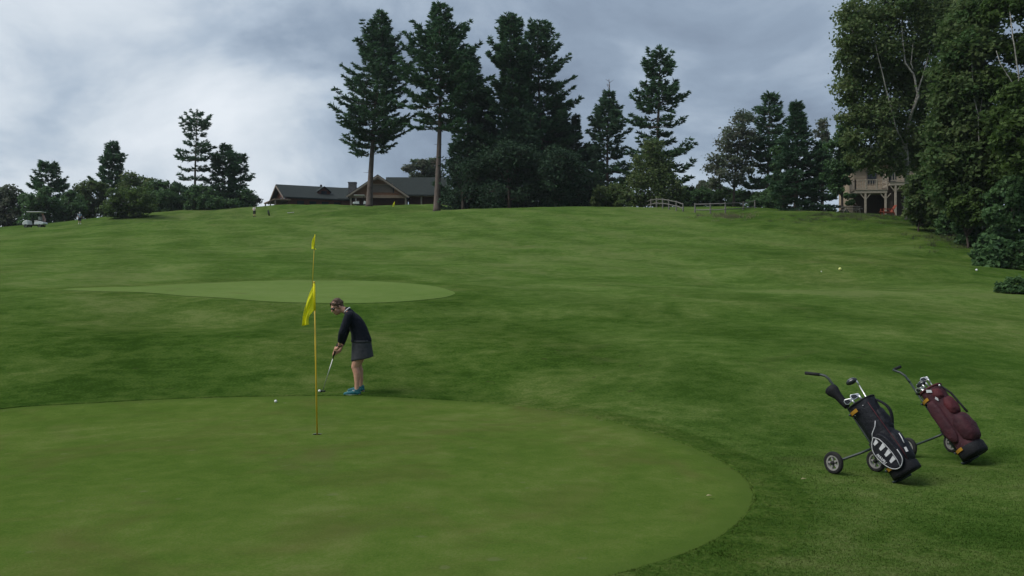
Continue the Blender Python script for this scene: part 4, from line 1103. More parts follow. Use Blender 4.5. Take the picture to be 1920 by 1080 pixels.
def wheel_parts(parent, centre, axis, r, w=0.045):
    axis = Vector(axis).normalized()
    q = axis.to_track_quat('Z', 'Y').to_matrix().to_4x4(); q.translation = centre
    n = 28
    rim0 = r * 0.68
    prof = [(rim0, -w * 0.42), (r * 0.86, -w * 0.5), (r * 0.97, -w * 0.32), (r, 0), (r * 0.97, w * 0.32), (r * 0.86, w * 0.5), (rim0, w * 0.42)]
    b = MB(); b.loft([[Vector((pr * math.cos(2 * math.pi * k / n), pr * math.sin(2 * math.pi * k / n), z)) for k in range(n)] for pr, z in prof], caps=False)
    b.v = [tuple(q @ Vector(p)) for p in b.v]
    wh = b.build('wheel', m_tyre, parent, smooth=True)
    b = MB()
    for r0, r1, z0 in ((r * 0.54, r * 0.70, w * 0.36),):
        b.loft([[Vector((rr0 * math.cos(2 * math.pi * k / n), rr0 * math.sin(2 * math.pi * k / n), z)) for k in range(n)] for rr0, z in ((r1, -z0), (r1, z0), (r0, z0), (r0, -z0), (r1, -z0))], caps=False)
    for k in range(5):
        t = 2 * math.pi * k / 5
        b.bar((0.02 * math.cos(t), 0.02 * math.sin(t), 0), (r * 0.58 * math.cos(t), r * 0.58 * math.sin(t), 0), r * 0.17, w * 0.45)
    b.v = [tuple(q @ Vector(p)) for p in b.v]
    b.build('rim', m_rim, wh)
    b = MB(); b.tube([(0, 0, -w * 0.6), (0, 0, w * 0.6)], [r * 0.17, r * 0.15], 14)
    b.v = [tuple(q @ Vector(p)) for p in b.v]
    b.build('hub', m_tyre, wh, smooth=True)

def pull_cart(label, M, base, w1, w2, axisw, r, Ls, handle, off):
    c = thing('pull_cart', label, 'pull cart', base, 'golf pull carts')
    P = lambda x, y, z: M @ Vector((x, y, z))
    b = MB(); b.tube([P(-off, 0, -0.02), P(-off, 0, 0.4), P(-off, 0, Ls)], 0.0125, 10); b.build('spine', m_tube, c, smooth=True)
    hp = [P(*p) for p in handle]
    b = MB(); b.tube([P(-off, 0, Ls - 0.06)] + hp[:-1], 0.013, 10); b.build('handle', m_tube, c, smooth=True)
    b = MB(); b.tube([hp[-2].lerp(hp[-1], -0.12), hp[-1]], [0.0165, 0.0175], 12); b.build('hand_grip', m_grip, c, smooth=True)
    # bottom cradle under the bag
    b = MB(); b.tube([P(-off - 0.01, 0, 0.0), P(-off + 0.05, 0, -0.022), P(0.02, 0, -0.022)], 0.011, 8); b.tube([P(-off + 0.02, -0.09, -0.012), P(-off + 0.0, 0.0, -0.012), P(-off + 0.02, 0.09, -0.012)], 0.011, 8); b.build('bottom_cradle', m_tube, c, smooth=True)
    for zz_, mm in ((0.72, m_yel), (0.10, m_yel)):
        b = MB(); arc = [P(-off + 0.012 + 0.03 * abs(t) ** 2, 0.135 * t, zz_) for t in (-1, -0.7, -0.35, 0, 0.35, 0.7, 1)]
        b.tube(arc, 0.012, 6); b.build('cradle_arm', m_tube, c, smooth=True)
        b = MB()
        pts_ = [P(-0.155 * math.cos(t), 0.147 * math.sin(t), zz_) for t in np.linspace(-1.5, -0.35, 8)]
        for q in range(7): b.bar(pts_[q], pts_[q + 1], 0.006, 0.034, M.to_3x3() @ Vector((0, 0, 1)))
        b.build('strap', mm, c)
    knee = P(-off - 0.005, 0, 0.36)
    for wpos in (w1, w2):
        b = MB(); inner = wpos + (knee - wpos).normalized() * 0.03
        b.tube([knee, knee.lerp(inner, 0.35) + Vector((0, 0, -0.005)), inner, wpos], 0.0125, 9); b.build('axle_leg', m_tube, c, smooth=True)
        wheel_parts(c, wpos, axisw, r)
    b = MB(); b.tube([knee - (M.to_3x3() @ Vector((0, 0, 0.05))), knee + (M.to_3x3() @ Vector((0, 0, 0.05)))], 0.022, 10); b.build('axle_bracket', m_grip, c, smooth=True)
    return c

def bag_shell(parent, M, prof, L, m, name='body'):
    b = MB()
    rings = [ring(rx, ry, z) for rx, ry, z in prof]
    inner = [ring(prof[-1][0] - 0.014, prof[-1][1] - 0.014, L), ring(prof[-1][0] - 0.02, prof[-1][1] - 0.02, L - 0.3), ring(prof[0][0] - 0.03, prof[0][1] - 0.03, 0.05)]
    b.loft(rings + inner, caps=True)
    b.v = [tuple(M @ Vector(p)) for p in b.v]
    return b.build(name, m, parent, smooth=True)
def pocket(parent, M, c, r, m, name='pocket', p=3.0, rot=0.0):
    """padded pocket: a soft squarish cushion"""
    b = MB(); n, mm = 20, 12; vs = []
    def pw(v, e): return math.copysign(abs(v) ** e, v)
    for i_ in range(mm + 1):
        f = -math.pi / 2 + math.pi * i_ / mm
        for k in range(n):
            t = 2 * math.pi * k / n; e = 2 / p
            v = Vector((r[0] * pw(math.cos(f), e) * pw(math.cos(t), e), r[1] * pw(math.cos(f), e) * pw(math.sin(t), e), r[2] * pw(math.sin(f), e)))
            v = Matrix.Rotation(rot, 3, 'Z') @ v
            v += v.normalized() * 0.006 * math.sin(7 * v.z / r[2] + 3 * t) if v.length > 0 else Vector()
            vs.append(v + Vector(c))
    fs = [(i_ * n + k, i_ * n + (k + 1) % n, (i_ + 1) * n + (k + 1) % n, (i_ + 1) * n + k) for i_ in range(mm) for k in range(n)]
    b.add(vs, fs); b.v = [tuple(M @ Vector(q)) for q in b.v]
    return b.build(name, m, parent, smooth=True)
def side_prism(M, poly, y0, y1, name, m, parent, bevel=0.0):
    b = MB(); b.prism([Vector((x, y0, z)) for x, z in poly], Vector((0, y1 - y0, 0)))
    b.v = [tuple(M @ Vector(q)) for q in b.v]
    return b.build(name, m, parent, bevel=bevel)
def loc_tube(M, pts_, r, name, m, parent, n=6):
    b = MB(); b.tube([M @ Vector(p) for p in pts_], r, n)
    return b.build(name, m, parent, smooth=True)

def golf_club(label, M, x, y, z0, z1, kind, group, spin=0.0, dx=0.0, dy=0.0):
    """club standing head-up in a bag; (x, y) where it leaves the top, z along the bag"""
    p0 = M @ Vector((x * 0.45, y * 0.45, z0)); p1 = M @ Vector((x + dx, y + dy, z1))
    t = thing('golf_club', label, 'golf club', p0, group)
    d_ = (p1 - p0).normalized()
    b = MB(); b.tube([p0, p0.lerp(p1, 0.5), p1], [0.0075, 0.007, 0.0065], 8); b.build('shaft', m_chrome, t, smooth=True)
    side = (M.to_3x3() @ Vector((math.cos(spin), math.sin(spin), 0))); side = (side - d_ * side.dot(d_)).normalized(); th_ = d_.cross(side)
    if kind == 'iron':
        poly = [(-0.006, -0.012), (0.012, -0.016), (0.060, -0.022), (0.080, -0.004), (0.082, 0.026), (0.066, 0.042), (0.030, 0.030), (-0.004, 0.020), (-0.010, 0.004)]
        b = MB(); b.prism([p1 + side * u + d_ * (v + 0.012) - th_ * 0.007 for u, v in poly], th_ * 0.014); b.build('head', m_chrome, t, bevel=0.003)
        poly2 = [(0.012, -0.008), (0.058, -0.014), (0.072, 0.0), (0.073, 0.022), (0.062, 0.032), (0.028, 0.022)]
        b = MB(); b.prism([p1 + side * u + d_ * (v + 0.012) + th_ * 0.0075 for u, v in poly2], th_ * 0.002); b.build('cavity_badge', m_headblk, t)
        b = MB(); b.tube([p1 - d_ * 0.045, p1 + d_ * 0.012], [0.0085, 0.0095], 10); b.build('hosel', m_chrome, t, smooth=True)
    elif kind == 'wood':
        R3 = Matrix((side, th_, d_)).transposed()
        b = MB(); b.ell(p1 + side * 0.045 + d_ * 0.012, (0.058, 0.036, 0.030), R3); b.build('head', m_headblk, t, smooth=True)
        b = MB(); b.ell(p1 + side * 0.045 + d_ * 0.034, (0.040, 0.026, 0.012), R3); b.build('sole_plate', m_headgrey, t, smooth=True)
        b = MB(); b.tube([p1 - d_ * 0.05, p1 + side * 0.004 + d_ * 0.02], [0.009, 0.011], 10); b.build('hosel', m_chrome, t, smooth=True)
    elif kind == 'cover':
        b = MB(); rings_ = []
        for f, rx, ry in ((0.0, 0.030, 0.030), (0.10, 0.034, 0.033), (0.30, 0.040, 0.038), (0.50, 0.042, 0.040), (0.62, 0.052, 0.046), (0.78, 0.070, 0.056), (0.92, 0.070, 0.056), (1.0, 0.046, 0.036), (1.02, 0.01, 0.01)):
            c_ = p1 + d_ * (f * 0.27 - 0.16) + side * (0.03 * max(0, f - 0.5))
            rings_.append([c_ + side * rx * math.cos(q * 0.3927) + th_ * ry * math.sin(q * 0.3927) for q in range(16)])
        b.loft(rings_); b.build('headcover', m_black, t, smooth=True)
    return t

TH = R(36.5)
# ---- near cart with the black bag
gb = hit(1683, 905)
H1 = (-0.66, 0.75)
L1 = 0.79
M1, h1, s1v = cart_frame(Vector((0, 0, 0)), H1, TH)
n1 = Vector((M1[0][0], M1[1][0], M1[2][0]))
base1 = Vector((gb.x, gb.y, 0)) + n1 * 0.125; base1.z = gb.z + 0.125 * math.sin(TH) + 0.035
M1.translation = base1
w1 = hit(1563, 888); rW = 0.113
w1c = Vector((w1.x, w1.y, w1.z + rW - 0.004))
axw = (s1v + Vector((0.20, -0.10, 0))).normalized()
w2g = hit(1643, 884); w2c = Vector((w2g.x, w2g.y, gz(w2g.x, w2g.y) + rW - 0.004))
pull_cart('pull cart with bent handle carrying the black bag', M1, gb, w1c, w2c, axw, rW, 1.10,
          [(-0.155, 0, 1.10), (-0.158, 0, 1.165), (-0.172, 0, 1.205), (-0.200, 0, 1.235), (-0.230, 0, 1.260), (-0.345, 0, 1.350)], 0.155)
bag1 = thing('golf_bag', 'black golf bag with white-striped side pocket on the nearer cart', 'golf bag', base1)
prof1 = [(0.118, 0.108, 0.0), (0.132, 0.120, 0.012), (0.134, 0.122, 0.07), (0.128, 0.117, 0.085), (0.126, 0.115, 0.3), (0.124, 0.113, 0.55), (0.130, 0.118, 0.71), (0.136, 0.124, 0.77), (0.134, 0.122, L1)]
bag_shell(bag1, M1, prof1, L1, m_navy)
loc_tube(M1, [(0.138 * math.cos(t), 0.126 * math.sin(t), L1 - 0.006) for t in np.linspace(0, 6.283, 25)], 0.010, 'rim', m_black, bag1)
b = MB(); b.loft([ring(0.136, 0.124, -0.004), ring(0.139, 0.127, 0.02), ring(0.138, 0.126, 0.075), ring(0.130, 0.119, 0.085)]); b.v = [tuple(M1 @ Vector(p)) for p in b.v]; b.build('base_cup', m_black, bag1, smooth=True)
pouch = [(-0.020, 0.420), (-0.075, 0.372), (-0.106, 0.310), (-0.104, 0.235), (-0.078, 0.150), (-0.040, 0.092), (0.010, 0.064), (0.058, 0.070), (0.100, 0.105), (0.116, 0.150), (0.112, 0.25), (0.088, 0.36), (0.040, 0.43)]
cpl = catmull([Vector((x, z, 0)) for x, z in pouch], 3)
pk = side_prism(M1, [(p.x, p.y) for p in cpl], -0.095, -0.158, 'side_pocket', m_navy, bag1, bevel=0.012)
edge = [Vector((p.x, -0.1535, p.y)) for p in cpl]
loc_tube(M1, edge[0:30], 0.0042, 'piping', m_pipe, pk)
loc_tube(M1, [(-0.020, -0.1590, 0.420), (0.022, -0.1600, 0.375), (0.044, -0.1600, 0.30), (0.058, -0.1600, 0.21), (0.060, -0.1600, 0.13), (0.050, -0.1590, 0.072)], 0.0040, 'piping', m_pipe, pk)
loc_tube(M1, [(-0.045, -0.150, 0.408), (-0.01, -0.153, 0.455), (0.055, -0.147, 0.500), (0.075, -0.120, 0.545)], 0.0040, 'piping', m_pipe, bag1)
for z0, z1_, xl, xr in ((0.340, 0.372, -0.056, -0.002), (0.272, 0.308, -0.032, 0.036), (0.200, 0.236, -0.020, 0.048), (0.128, 0.163, -0.012, 0.052)):
    side_prism(M1, [(xl, z0 + 0.006), (xr, z0 - 0.004 + 0.02), (xr - 0.004, z1_ + 0.022), (xl, z1_ - 0.004)], -0.1582, -0.1605, 'white_stripe', m_white, pk)
tx = bpy.data.curves.new('lettering', 'FONT'); tx.body = 'MAXFLI'; tx.size = 0.034; tx.extrude = 0.0012; tx.shear = 0.25; tx.align_x = 'CENTER'; tx.align_y = 'CENTER'; tx.offset = 0.0012
to = bpy.data.objects.new('tmp_text', tx); COL.objects.link(to)
dg = bpy.context.evaluated_depsgraph_get(); tme = bpy.data.meshes.new_from_object(to.evaluated_get(dg)); bpy.data.objects.remove(to, do_unlink=True)
TM = Matrix(((0, 1, 0, -0.070), (0, 0, -1, -0.1602), (-1, 0, 0, 0.215), (0, 0, 0, 1)))
RT = Matrix.Rotation(R(14), 4, 'Z')
tme.transform(Matrix.Translation(-base1) @ M1 @ TM @ RT)
link_mesh('lettering', tme, m_white, pk)
pocket(bag1, M1, (0.092, 0.0, 0.24), (0.065, 0.095, 0.165), m_navy, 'ball_pocket')
pocket(bag1, M1, (0.098, 0.01, 0.54), (0.045, 0.075, 0.12), m_navy, 'upper_pocket')
loc_tube(M1, [(0.10, -0.085, 0.75), (0.105, -0.082, 0.55), (0.112, -0.082, 0.42), (0.130, -0.095, 0.2), (0.12, -0.09, 0.10)], 0.0035, 'red_piping', m_redpipe, bag1)
loc_tube(M1, [(0.165, -0.03, 0.345), (0.178, -0.06, 0.30), (0.178, -0.08, 0.24)], 0.0050, 'white_zip_pull', m_pipe, bag1)
side_prism(M1, [(0.15, 0.16), (0.172, 0.155), (0.178, 0.20), (0.156, 0.205)], -0.088, -0.094, 'white_logo_patch', m_white, bag1)
b = MB(); arc = [M1 @ Vector((0.128 + 0.062 * math.sin(t), 0.04, 0.46 + 0.28 * (1 - t / 3.14))) for t in np.linspace(0, 3.14, 14)]
for q in range(13): b.bar(arc[q], arc[q + 1], 0.045, 0.012, n1)
b.build('shoulder_strap', m_black, bag1)
for z_, x_ in ((0.73, -0.03), (0.69, -0.075), (0.73, 0.055)):
    b = MB(); b.ell(M1 @ Vector((x_, -0.119, z_)), (0.005, 0.005, 0.005), n=8, m=6); b.build('rivet', m_pipe, bag1)
CG = 'clubs in the black bag'
golf_club('club under a long black knitted headcover in the black bag', M1, -0.085, -0.035, 0.10, 0.975, 'cover', CG, 3.0, dx=-0.075)
golf_club('black-headed wood standing highest in the black bag', M1, 0.075, -0.02, 0.10, 0.985, 'wood', CG, 3.5, dx=0.02)
golf_club('iron with shiny blade low in the black bag beside the headcover', M1, -0.04, -0.055, 0.10, 0.835, 'iron', CG, 3.3)
golf_club('iron behind the shiny blade at the back of the black bag', M1, -0.01, 0.055, 0.10, 0.86, 'iron', CG, 2.6)
golf_club('iron next to the tall wood in the black bag', M1, 0.045, -0.05, 0.10, 0.835, 'iron', CG, 3.7)

# ---- far cart with the maroon bag
gb2 = hit(1812, 870)
H2 = (-0.56, 0.83)
M2, h2, s2v = cart_frame(Vector((0, 0, 0)), H2, R(38))
n2 = Vector((M2[0][0], M2[1][0], M2[2][0]))
base2 = Vector((gb2.x, gb2.y, 0)) + n2 * 0.13; base2.z = gb2.z + 0.13 * math.sin(R(38)) + 0.035
M2.translation = base2
v1 = hit(1704, 857)
v1c = Vector((v1.x, v1.y, v1.z + rW - 0.004))
ax2 = (s2v + Vector((0.25, -0.15, 0))).normalized()
v2g = hit(1785, 848); v2c = Vector((v2g.x, v2g.y, gz(v2g.x, v2g.y) + rW - 0.004))
pull_cart('pull cart with short folded handle carrying the maroon bag', M2, gb2, v1c, v2c, ax2, rW, 1.08,
          [(-0.165, 0, 1.12), (-0.19, 0, 1.18), (-0.235, 0.0, 1.235), (-0.252, 0.01, 1.252), (-0.245, 0.035, 1.262), (-0.225, 0.135, 1.275)], 0.16)
bag2 = thing('golf_bag', 'maroon golf bag with bulging pockets on the farther cart', 'golf bag', base2)
prof2 = [(0.120, 0.115, 0.0), (0.135, 0.128, 0.015), (0.136, 0.130, 0.09), (0.128, 0.122, 0.12), (0.122, 0.118, 0.35), (0.120, 0.114, 0.6), (0.122, 0.116, 0.74), (0.116, 0.110, 0.80), (0.118, 0.112, 0.83)]
bag_shell(bag2, M2, prof2, 0.83, m_maroon)
b = MB(); b.loft([ring(0.130, 0.124, -0.006), ring(0.142, 0.136, 0.02), ring(0.142, 0.136, 0.10), ring(0.132, 0.127, 0.115)]); b.v = [tuple(M2 @ Vector(p)) for p in b.v]; b.build('base_cup', m_black, bag2, smooth=True)
loc_tube(M2, [(0.121 * math.cos(t), 0.115 * math.sin(t), 0.825) for t in np.linspace(0, 6.283, 25)], 0.012, 'rim', m_maroon2, bag2)
pocket(bag2, M2, (0.105, -0.02, 0.285), (0.088, 0.118, 0.165), m_maroon, 'ball_pocket', 2.8)
pocket(bag2, M2, (0.110, -0.02, 0.555), (0.052, 0.085, 0.105), m_maroon2, 'upper_pocket', 2.6)
pocket(bag2, M2, (-0.035, -0.108, 0.44), (0.070, 0.048, 0.26), m_maroon, 'long_side_pocket', 3.2)
pocket(bag2, M2, (0.07, -0.06, 0.725), (0.055, 0.06, 0.07), m_maroon2, 'small_pocket', 2.6)
side_prism(M2, [(0.005, 0.790), (0.062, 0.757), (0.070, 0.785), (0.018, 0.820)], -0.1215, -0.1245, 'white_label', m_white, bag2)
side_prism(M2, [(0.045, 0.685), (0.065, 0.645), (0.078, 0.672), (0.062, 0.702)], -0.1185, -0.1225, 'pale_tag', m_pipe, bag2)
b = MB(); b.ell(M2 @ Vector((0.125, -0.02, 0.80)), (0.012, 0.010, 0.014), n=10, m=6); b.build('buckle', m_chrome, bag2, smooth=True)
loc_tube(M2, [(0.115, 0.03, 0.79), (0.150, 0.05, 0.68), (0.168, 0.05, 0.52), (0.185, 0.04, 0.42)], 0.012, 'shoulder_strap', m_black, bag2)
CG2 = 'clubs in the maroon bag'
for lab, x, y, z1_, sp, kd in (
    ('iron standing highest in the maroon bag', 0.03, 0.03, 0.945, 3.3, 'iron'), ('dark-headed wood behind the irons in the maroon bag', 0.0, 0.0, 0.92, 3.4, 'wood'),
    ('iron with bright blade in the middle of the maroon bag', -0.03, -0.03, 0.905, 3.0, 'iron'), ('iron lowest at the handle side of the maroon bag', -0.07, -0.01, 0.875, 3.2, 'iron'),
    ('iron leaning at the near rim of the maroon bag', -0.055, -0.06, 0.865, 2.8, 'iron'), ('wood with small dark head by the yellow strap of the maroon cart', -0.085, 0.03, 0.865, 3.5, 'wood')):
    golf_club(lab, M2, x, y, 0.10, z1_, kd, CG2, sp)

# ------------------------------------------------------------------ hole, flags, balls
m_stick = mat('yellow_flagstick_paint', (0.70, 0.47, 0.035), (0.58, 0.37, 0.025), scale=5, rough=0.4, spec=0.5)
m_flag = leaf_mat('yellow_flag_cloth', (0.88, 0.86, 0.03), (0.93, 0.92, 0.05), 0.5)
m_cup = mat('hole_liner', (0.10, 0.085, 0.06), (0.06, 0.05, 0.035), scale=20, rough=0.9)
m_soil = mat('soil_wall', (0.035, 0.026, 0.016), None, scale=30, rough=1.0)
m_ball = mat('white_golf_ball', (0.80, 0.80, 0.78), (0.76, 0.76, 0.74), scale=10, rough=0.35, bump=0.15, bscale=900, spec=0.5)
b = MB(); n_ = 24
b.loft([[Vector((HOLE.x + r * math.cos(6.2832 * k / n_), HOLE.y + r * math.sin(6.2832 * k / n_), HOLE.z + z)) for k in range(n_)] for r, z in ((0.058, 0.004), (0.054, 0.004), (0.054, -0.15))], caps=False)
cup = b.build('golf_hole', m_soil); cup_o = HOLE.copy()
b = MB(); b.loft([[Vector((HOLE.x + r * math.cos(6.2832 * k / n_), HOLE.y + r * math.sin(6.2832 * k / n_), HOLE.z + z)) for k in range(n_)] for r, z in ((0.0535, -0.03), (0.0535, -0.145), (0.004, -0.145))], caps=False)
b.build('cup_liner', m_cup, cup)
tag(cup, 'round cut hole at the foot of the near flagstick', 'hole')

def flag(label, base_, top, hoist, corners, seed, amp, group='yellow flags'):
    """limp cloth: corners are (fly at top, fly at bottom) offsets from the hoist's ends"""
    rs = random.Random(seed)
    t = thing('flagstick', label, 'flag', base_, group)
    ax_ = (top - base_)
    b = MB(); b.tube([base_ - Vector((0, 0, 0.13)), base_.lerp(top, 0.5), top], [0.0105, 0.0095, 0.0085], 10); b.build('stick', m_stick, t, smooth=True)
    b = MB(); b.ell(top + Vector((0, 0, 0.004)), (0.013, 0.013, 0.012), n=10, m=6); b.build('finial', m_stick, t, smooth=True)
    nu, nv = 22, 26
    h0 = top - ax_.normalized() * 0.015; h1 = h0 - ax_.normalized() * hoist
    V_ = []
    for i_ in range(nu + 1):
        u = i_ / nu; hp = h0.lerp(h1, u); fly = Vector(corners[0]).lerp(Vector(corners[1]), u)
        for j in range(nv + 1):
            v = j / nv
            p = hp + fly * v
            # the cloth leaves the stick sideways before it hangs
            p += Vector((-0.03 * math.sin(math.pi * v) , 0, 0.035 * math.sin(math.pi * v) * (1 - u)))
            p.y += amp * v * math.sin(9.5 * u + 3.0 * v + seed) + amp * 0.5 * math.sin(17 * u - 4 * v) * v
            p.x += amp * 0.45 * v * math.sin(11 * u + 1.3 + 2 * v)
            V_.append(tuple(p - base_))
    F_ = [(i_ * (nv + 1) + j, i_ * (nv + 1) + j + 1, (i_ + 1) * (nv + 1) + j + 1, (i_ + 1) * (nv + 1) + j) for i_ in range(nu) for j in range(nv)]
    fo = np_mesh('cloth', np.array(V_), np.array(F_), m_flag, t, tint=np.clip(rng.normal(0.5, 0.03, len(V_)), 0, 1), smooth=True)
    so = fo.modifiers.new('thickness', 'SOLIDIFY'); so.thickness = 0.0015
    b = MB(); b.tube([h0 + Vector((0, 0, 0.005)), h1 - Vector((0, 0, 0.005))], 0.0125, 10); b.build('hoist_sleeve', m_flag, t, smooth=True)
    return t
hb_ = HOLE.copy()
dF = HOLE.y
flag('yellow flag hanging limp on the stick in the near hole', hb_, Vector(((589 - 960) / FPX * dF, dF, zpix(530, dF))), 0.315, ((-0.125, -0.03, -0.505), (-0.075, -0.05, -0.175)), 1, 0.028)
fb = at(585, 28.3)
flag('yellow flag on the upper green behind the golfer', fb + Vector((0, 0, 0.02)), Vector(((590.5 - 960) / FPX * 28.3, 28.3, zpix(440, 28.3))), 0.36, ((-0.11, -0.03, -0.44), (0.07, -0.05, -0.10)), 4, 0.03)
fb = at(739.5, 134)
flag('small far yellow flag on the bank below the clubhouse', fb, fb + Vector((0.05, 0, zpix(377.5, 134) - fb.z)), 0.5, ((-0.30, -0.03, -0.50), (-0.25, -0.05, -0.35)), 6, 0.05)
def ball(label, p, r=0.0214, m=None, name='golf_ball', cat='golf ball', grp='golf balls'):
    b = MB(); b.ell((0, 0, 0), (r, r, r), n=24, m=16)
    o = b.build(name, m or m_ball, None, smooth=True); o.location = p + Vector((0, 0, r * 0.93))
    return tag(o, label, cat, grp)
BALL = hit(599, 736.5)
ball('white golf ball just in front of the putter head', BALL + Vector((0, 0, 0.012)))
ball('white golf ball lying on the green left of the near flagstick', hit(517, 755.5) + Vector((0, 0, 0.006)))
m_tee = mat('pale_yellow_tee_marker', (0.70, 0.74, 0.25), (0.60, 0.64, 0.2), scale=8, rough=0.5)
def tee_marker(label, p, r, m):
    t = thing('tee_marker', label, 'tee marker', p, 'tee markers')
    b = MB(); b.ell(p + Vector((0, 0, r * 0.95)), (r, r, r), n=18, m=12); b.build('ball', m, t, smooth=True)
    b = MB(); b.tube([p - Vector((0, 0, 0.06)), p + Vector((0, 0, r * 0.3))], [0.004, 0.008], 6); b.build('spike', m_grip, t)
tee_marker('pale yellow round tee marker on the lawn at right', hit(1575, 507), 0.062, m_tee)
tee_marker('white round tee marker near the thicket at the right', hit(1831, 508), 0.045, m_ball)
tee_marker('tiny white tee marker left of the pale yellow one', hit(1540, 510), 0.022, m_ball)

# ------------------------------------------------------------------ the golfer putting
m_skin = mat('skin', (0.52, 0.285, 0.195), (0.44, 0.225, 0.15), scale=14, rough=0.55, spec=0.35)
m_sweater = mat('navy_knit', (0.007, 0.009, 0.017), (0.004, 0.006, 0.012), scale=30, rough=0.9, bump=0.9, bscale=16)
m_skirt = mat('grey_skirt_cloth', (0.048, 0.050, 0.056), (0.036, 0.038, 0.043), scale=14, rough=0.85, bump=0.7, bscale=13)
m_hair = mat('short_brown_hair', (0.120, 0.074, 0.046), (0.055, 0.032, 0.022), scale=26, rough=0.6, bump=0.8, bscale=70, stretch=(1, 1, 0.35))
m_lens = mat('sunglass_lens', (0.008, 0.007, 0.007), None, scale=5, rough=0.06, spec=0.7)
m_lip = mat('lips', (0.40, 0.14, 0.12), None, scale=20, rough=0.5)
m_collar = mat('white_shirt', (0.68, 0.68, 0.67), (0.58, 0.58, 0.58), scale=15, rough=0.8)
m_shoe = mat('teal_trainer', (0.020, 0.150, 0.160), (0.014, 0.085, 0.105), scale=24, rough=0.6, bump=0.2, bscale=90)
m_sole = mat('pale_sole', (0.42, 0.50, 0.36), (0.33, 0.40, 0.29), scale=20, rough=0.7)
m_tan_tee = mat('pale_pink_shirt', (0.46, 0.30, 0.26), (0.38, 0.24, 0.21), scale=8, rough=0.85)

g0 = hit(670, 738.5)
lady = thing('person', 'person in navy sweater and grey skirt bending over a putter', 'person', g0)
O = Vector(g0)
def W(x, y, z): return O + Vector((x, y, z))
zl = gz(O.x, O.y - 0.13) - O.z; zrr = gz(O.x + 0.05, O.y + 0.14) - O.z
# face frame
f_ = Vector((-math.cos(R(36)) * math.cos(R(24)), -math.sin(R(36)) * math.cos(R(24)), -math.sin(R(24)))).normalized()
tilt_ = Vector((-0.16, -0.05, 1.0)).normalized()
s_f = tilt_.cross(f_).normalized(); u_f = f_.cross(s_f).normalized()        # s_f: the person's left-right, u_f: up the face
HR = Matrix((s_f, f_, u_f)).transposed()
HC = W(-0.322, -0.005, 1.385)
def Hd(a_, b_, c_): return HC + s_f * a_ + f_ * b_ + u_f * c_
body = MB()
# torso
def oval(cx_, cy_, z, rx, ry, n=20, sl=0.0): return [W(cx_ + rx * math.cos(6.2832 * k / n), cy_ + ry * math.sin(6.2832 * k / n), z + sl * math.cos(6.2832 * k / n)) for k in range(n)]
TOR = [(0.070, 0.74, 0.125, 0.160), (0.072, 0.80, 0.140, 0.172), (0.066, 0.87, 0.145, 0.172), (0.048, 0.96, 0.130, 0.160), (0.012, 1.06, 0.128, 0.162), (-0.028, 1.14, 0.128, 0.172), (-0.062, 1.21, 0.112, 0.178), (-0.092, 1.265, 0.088, 0.168), (-0.125, 1.305, 0.060, 0.11), (-0.150, 1.330, 0.045, 0.06)]
body.loft([oval(c, 0, z, rx, ry) for c, z, rx, ry in TOR])
body.chain([W(-0.125, 0, 1.28), W(-0.185, 0, 1.325), W(-0.255, -0.003, 1.36)], [0.062, 0.054, 0.054])
# head: skull, jaw, cheeks, nose, brow, ears
body.ell(Hd(0, -0.012, 0.028), (0.076, 0.094, 0.098), HR, 20, 14)
body.ell(Hd(0, 0.022, -0.045), (0.060, 0.066, 0.072), HR, 18, 12)
body.ell(Hd(0, 0.055, -0.090), (0.030, 0.028, 0.022), HR)
for s in (-1, 1):
    body.ell(Hd(s * 0.036, 0.058, -0.028), (0.026, 0.024, 0.024), HR)
    body.ell(Hd(s * 0.078, -0.012, -0.008), (0.010, 0.020, 0.032), HR)
body.cap(Hd(0, 0.084, 0.012), Hd(0, 0.106, -0.026), 0.009, 0.0145)
body.ell(Hd(0, 0.074, 0.030), (0.050, 0.018, 0.014), HR)
body.ell(Hd(0, 0.082, -0.058), (0.025, 0.012, 0.012), HR)
# legs
for y_, kx, zf, ax_ in ((-0.13, -0.018, zl, 0.012), (0.14, -0.012, zrr, 0.025)):
    hipy = -0.088 if y_ < 0 else 0.088
    kn = W(kx, y_ * 0.86, 0.455 + zf); an = W(ax_, y_, 0.085 + zf)
    body.chain([W(0.068, hipy, 0.78), W(0.03, y_ * 0.8, 0.60), kn], [0.098, 0.084, 0.060])
    body.chain([kn, W(kx * 0.4 + 0.022, y_ * 0.93, 0.345 + zf), W(ax_ + 0.006, y_ * 0.98, 0.20 + zf), an], [0.056, 0.056, 0.040, 0.034])
    body.ell(kn + Vector((-0.022, 0, 0.002)), (0.036, 0.042, 0.048))
    body.chain([an, W(ax_ - 0.05, y_ - 0.012, 0.050 + zf), W(ax_ - 0.155, y_ - 0.03, 0.032 + zf)], [0.034, 0.034, 0.024])
    body.cap(an, W(ax_ + 0.035, y_, 0.035 + zf), 0.033, 0.030)
# putter line: from the ball up to the hands
putt_h = Vector((BALL.x + 0.045, BALL.y + 0.012, gz(BALL.x + 0.045, BALL.y + 0.012) + 0.018))
grip_b = W(-0.378, -0.025, 0.585); 
kdir = (W(-0.338, -0.03, 0.70) - grip_b).normalized()
club_dir = (W(-0.345, -0.03, 0.690) - putt_h).normalized()
def GP(t): return putt_h + club_dir * t                     # point on the club axis
TL = (W(-0.345, -0.03, 0.690) - putt_h).length
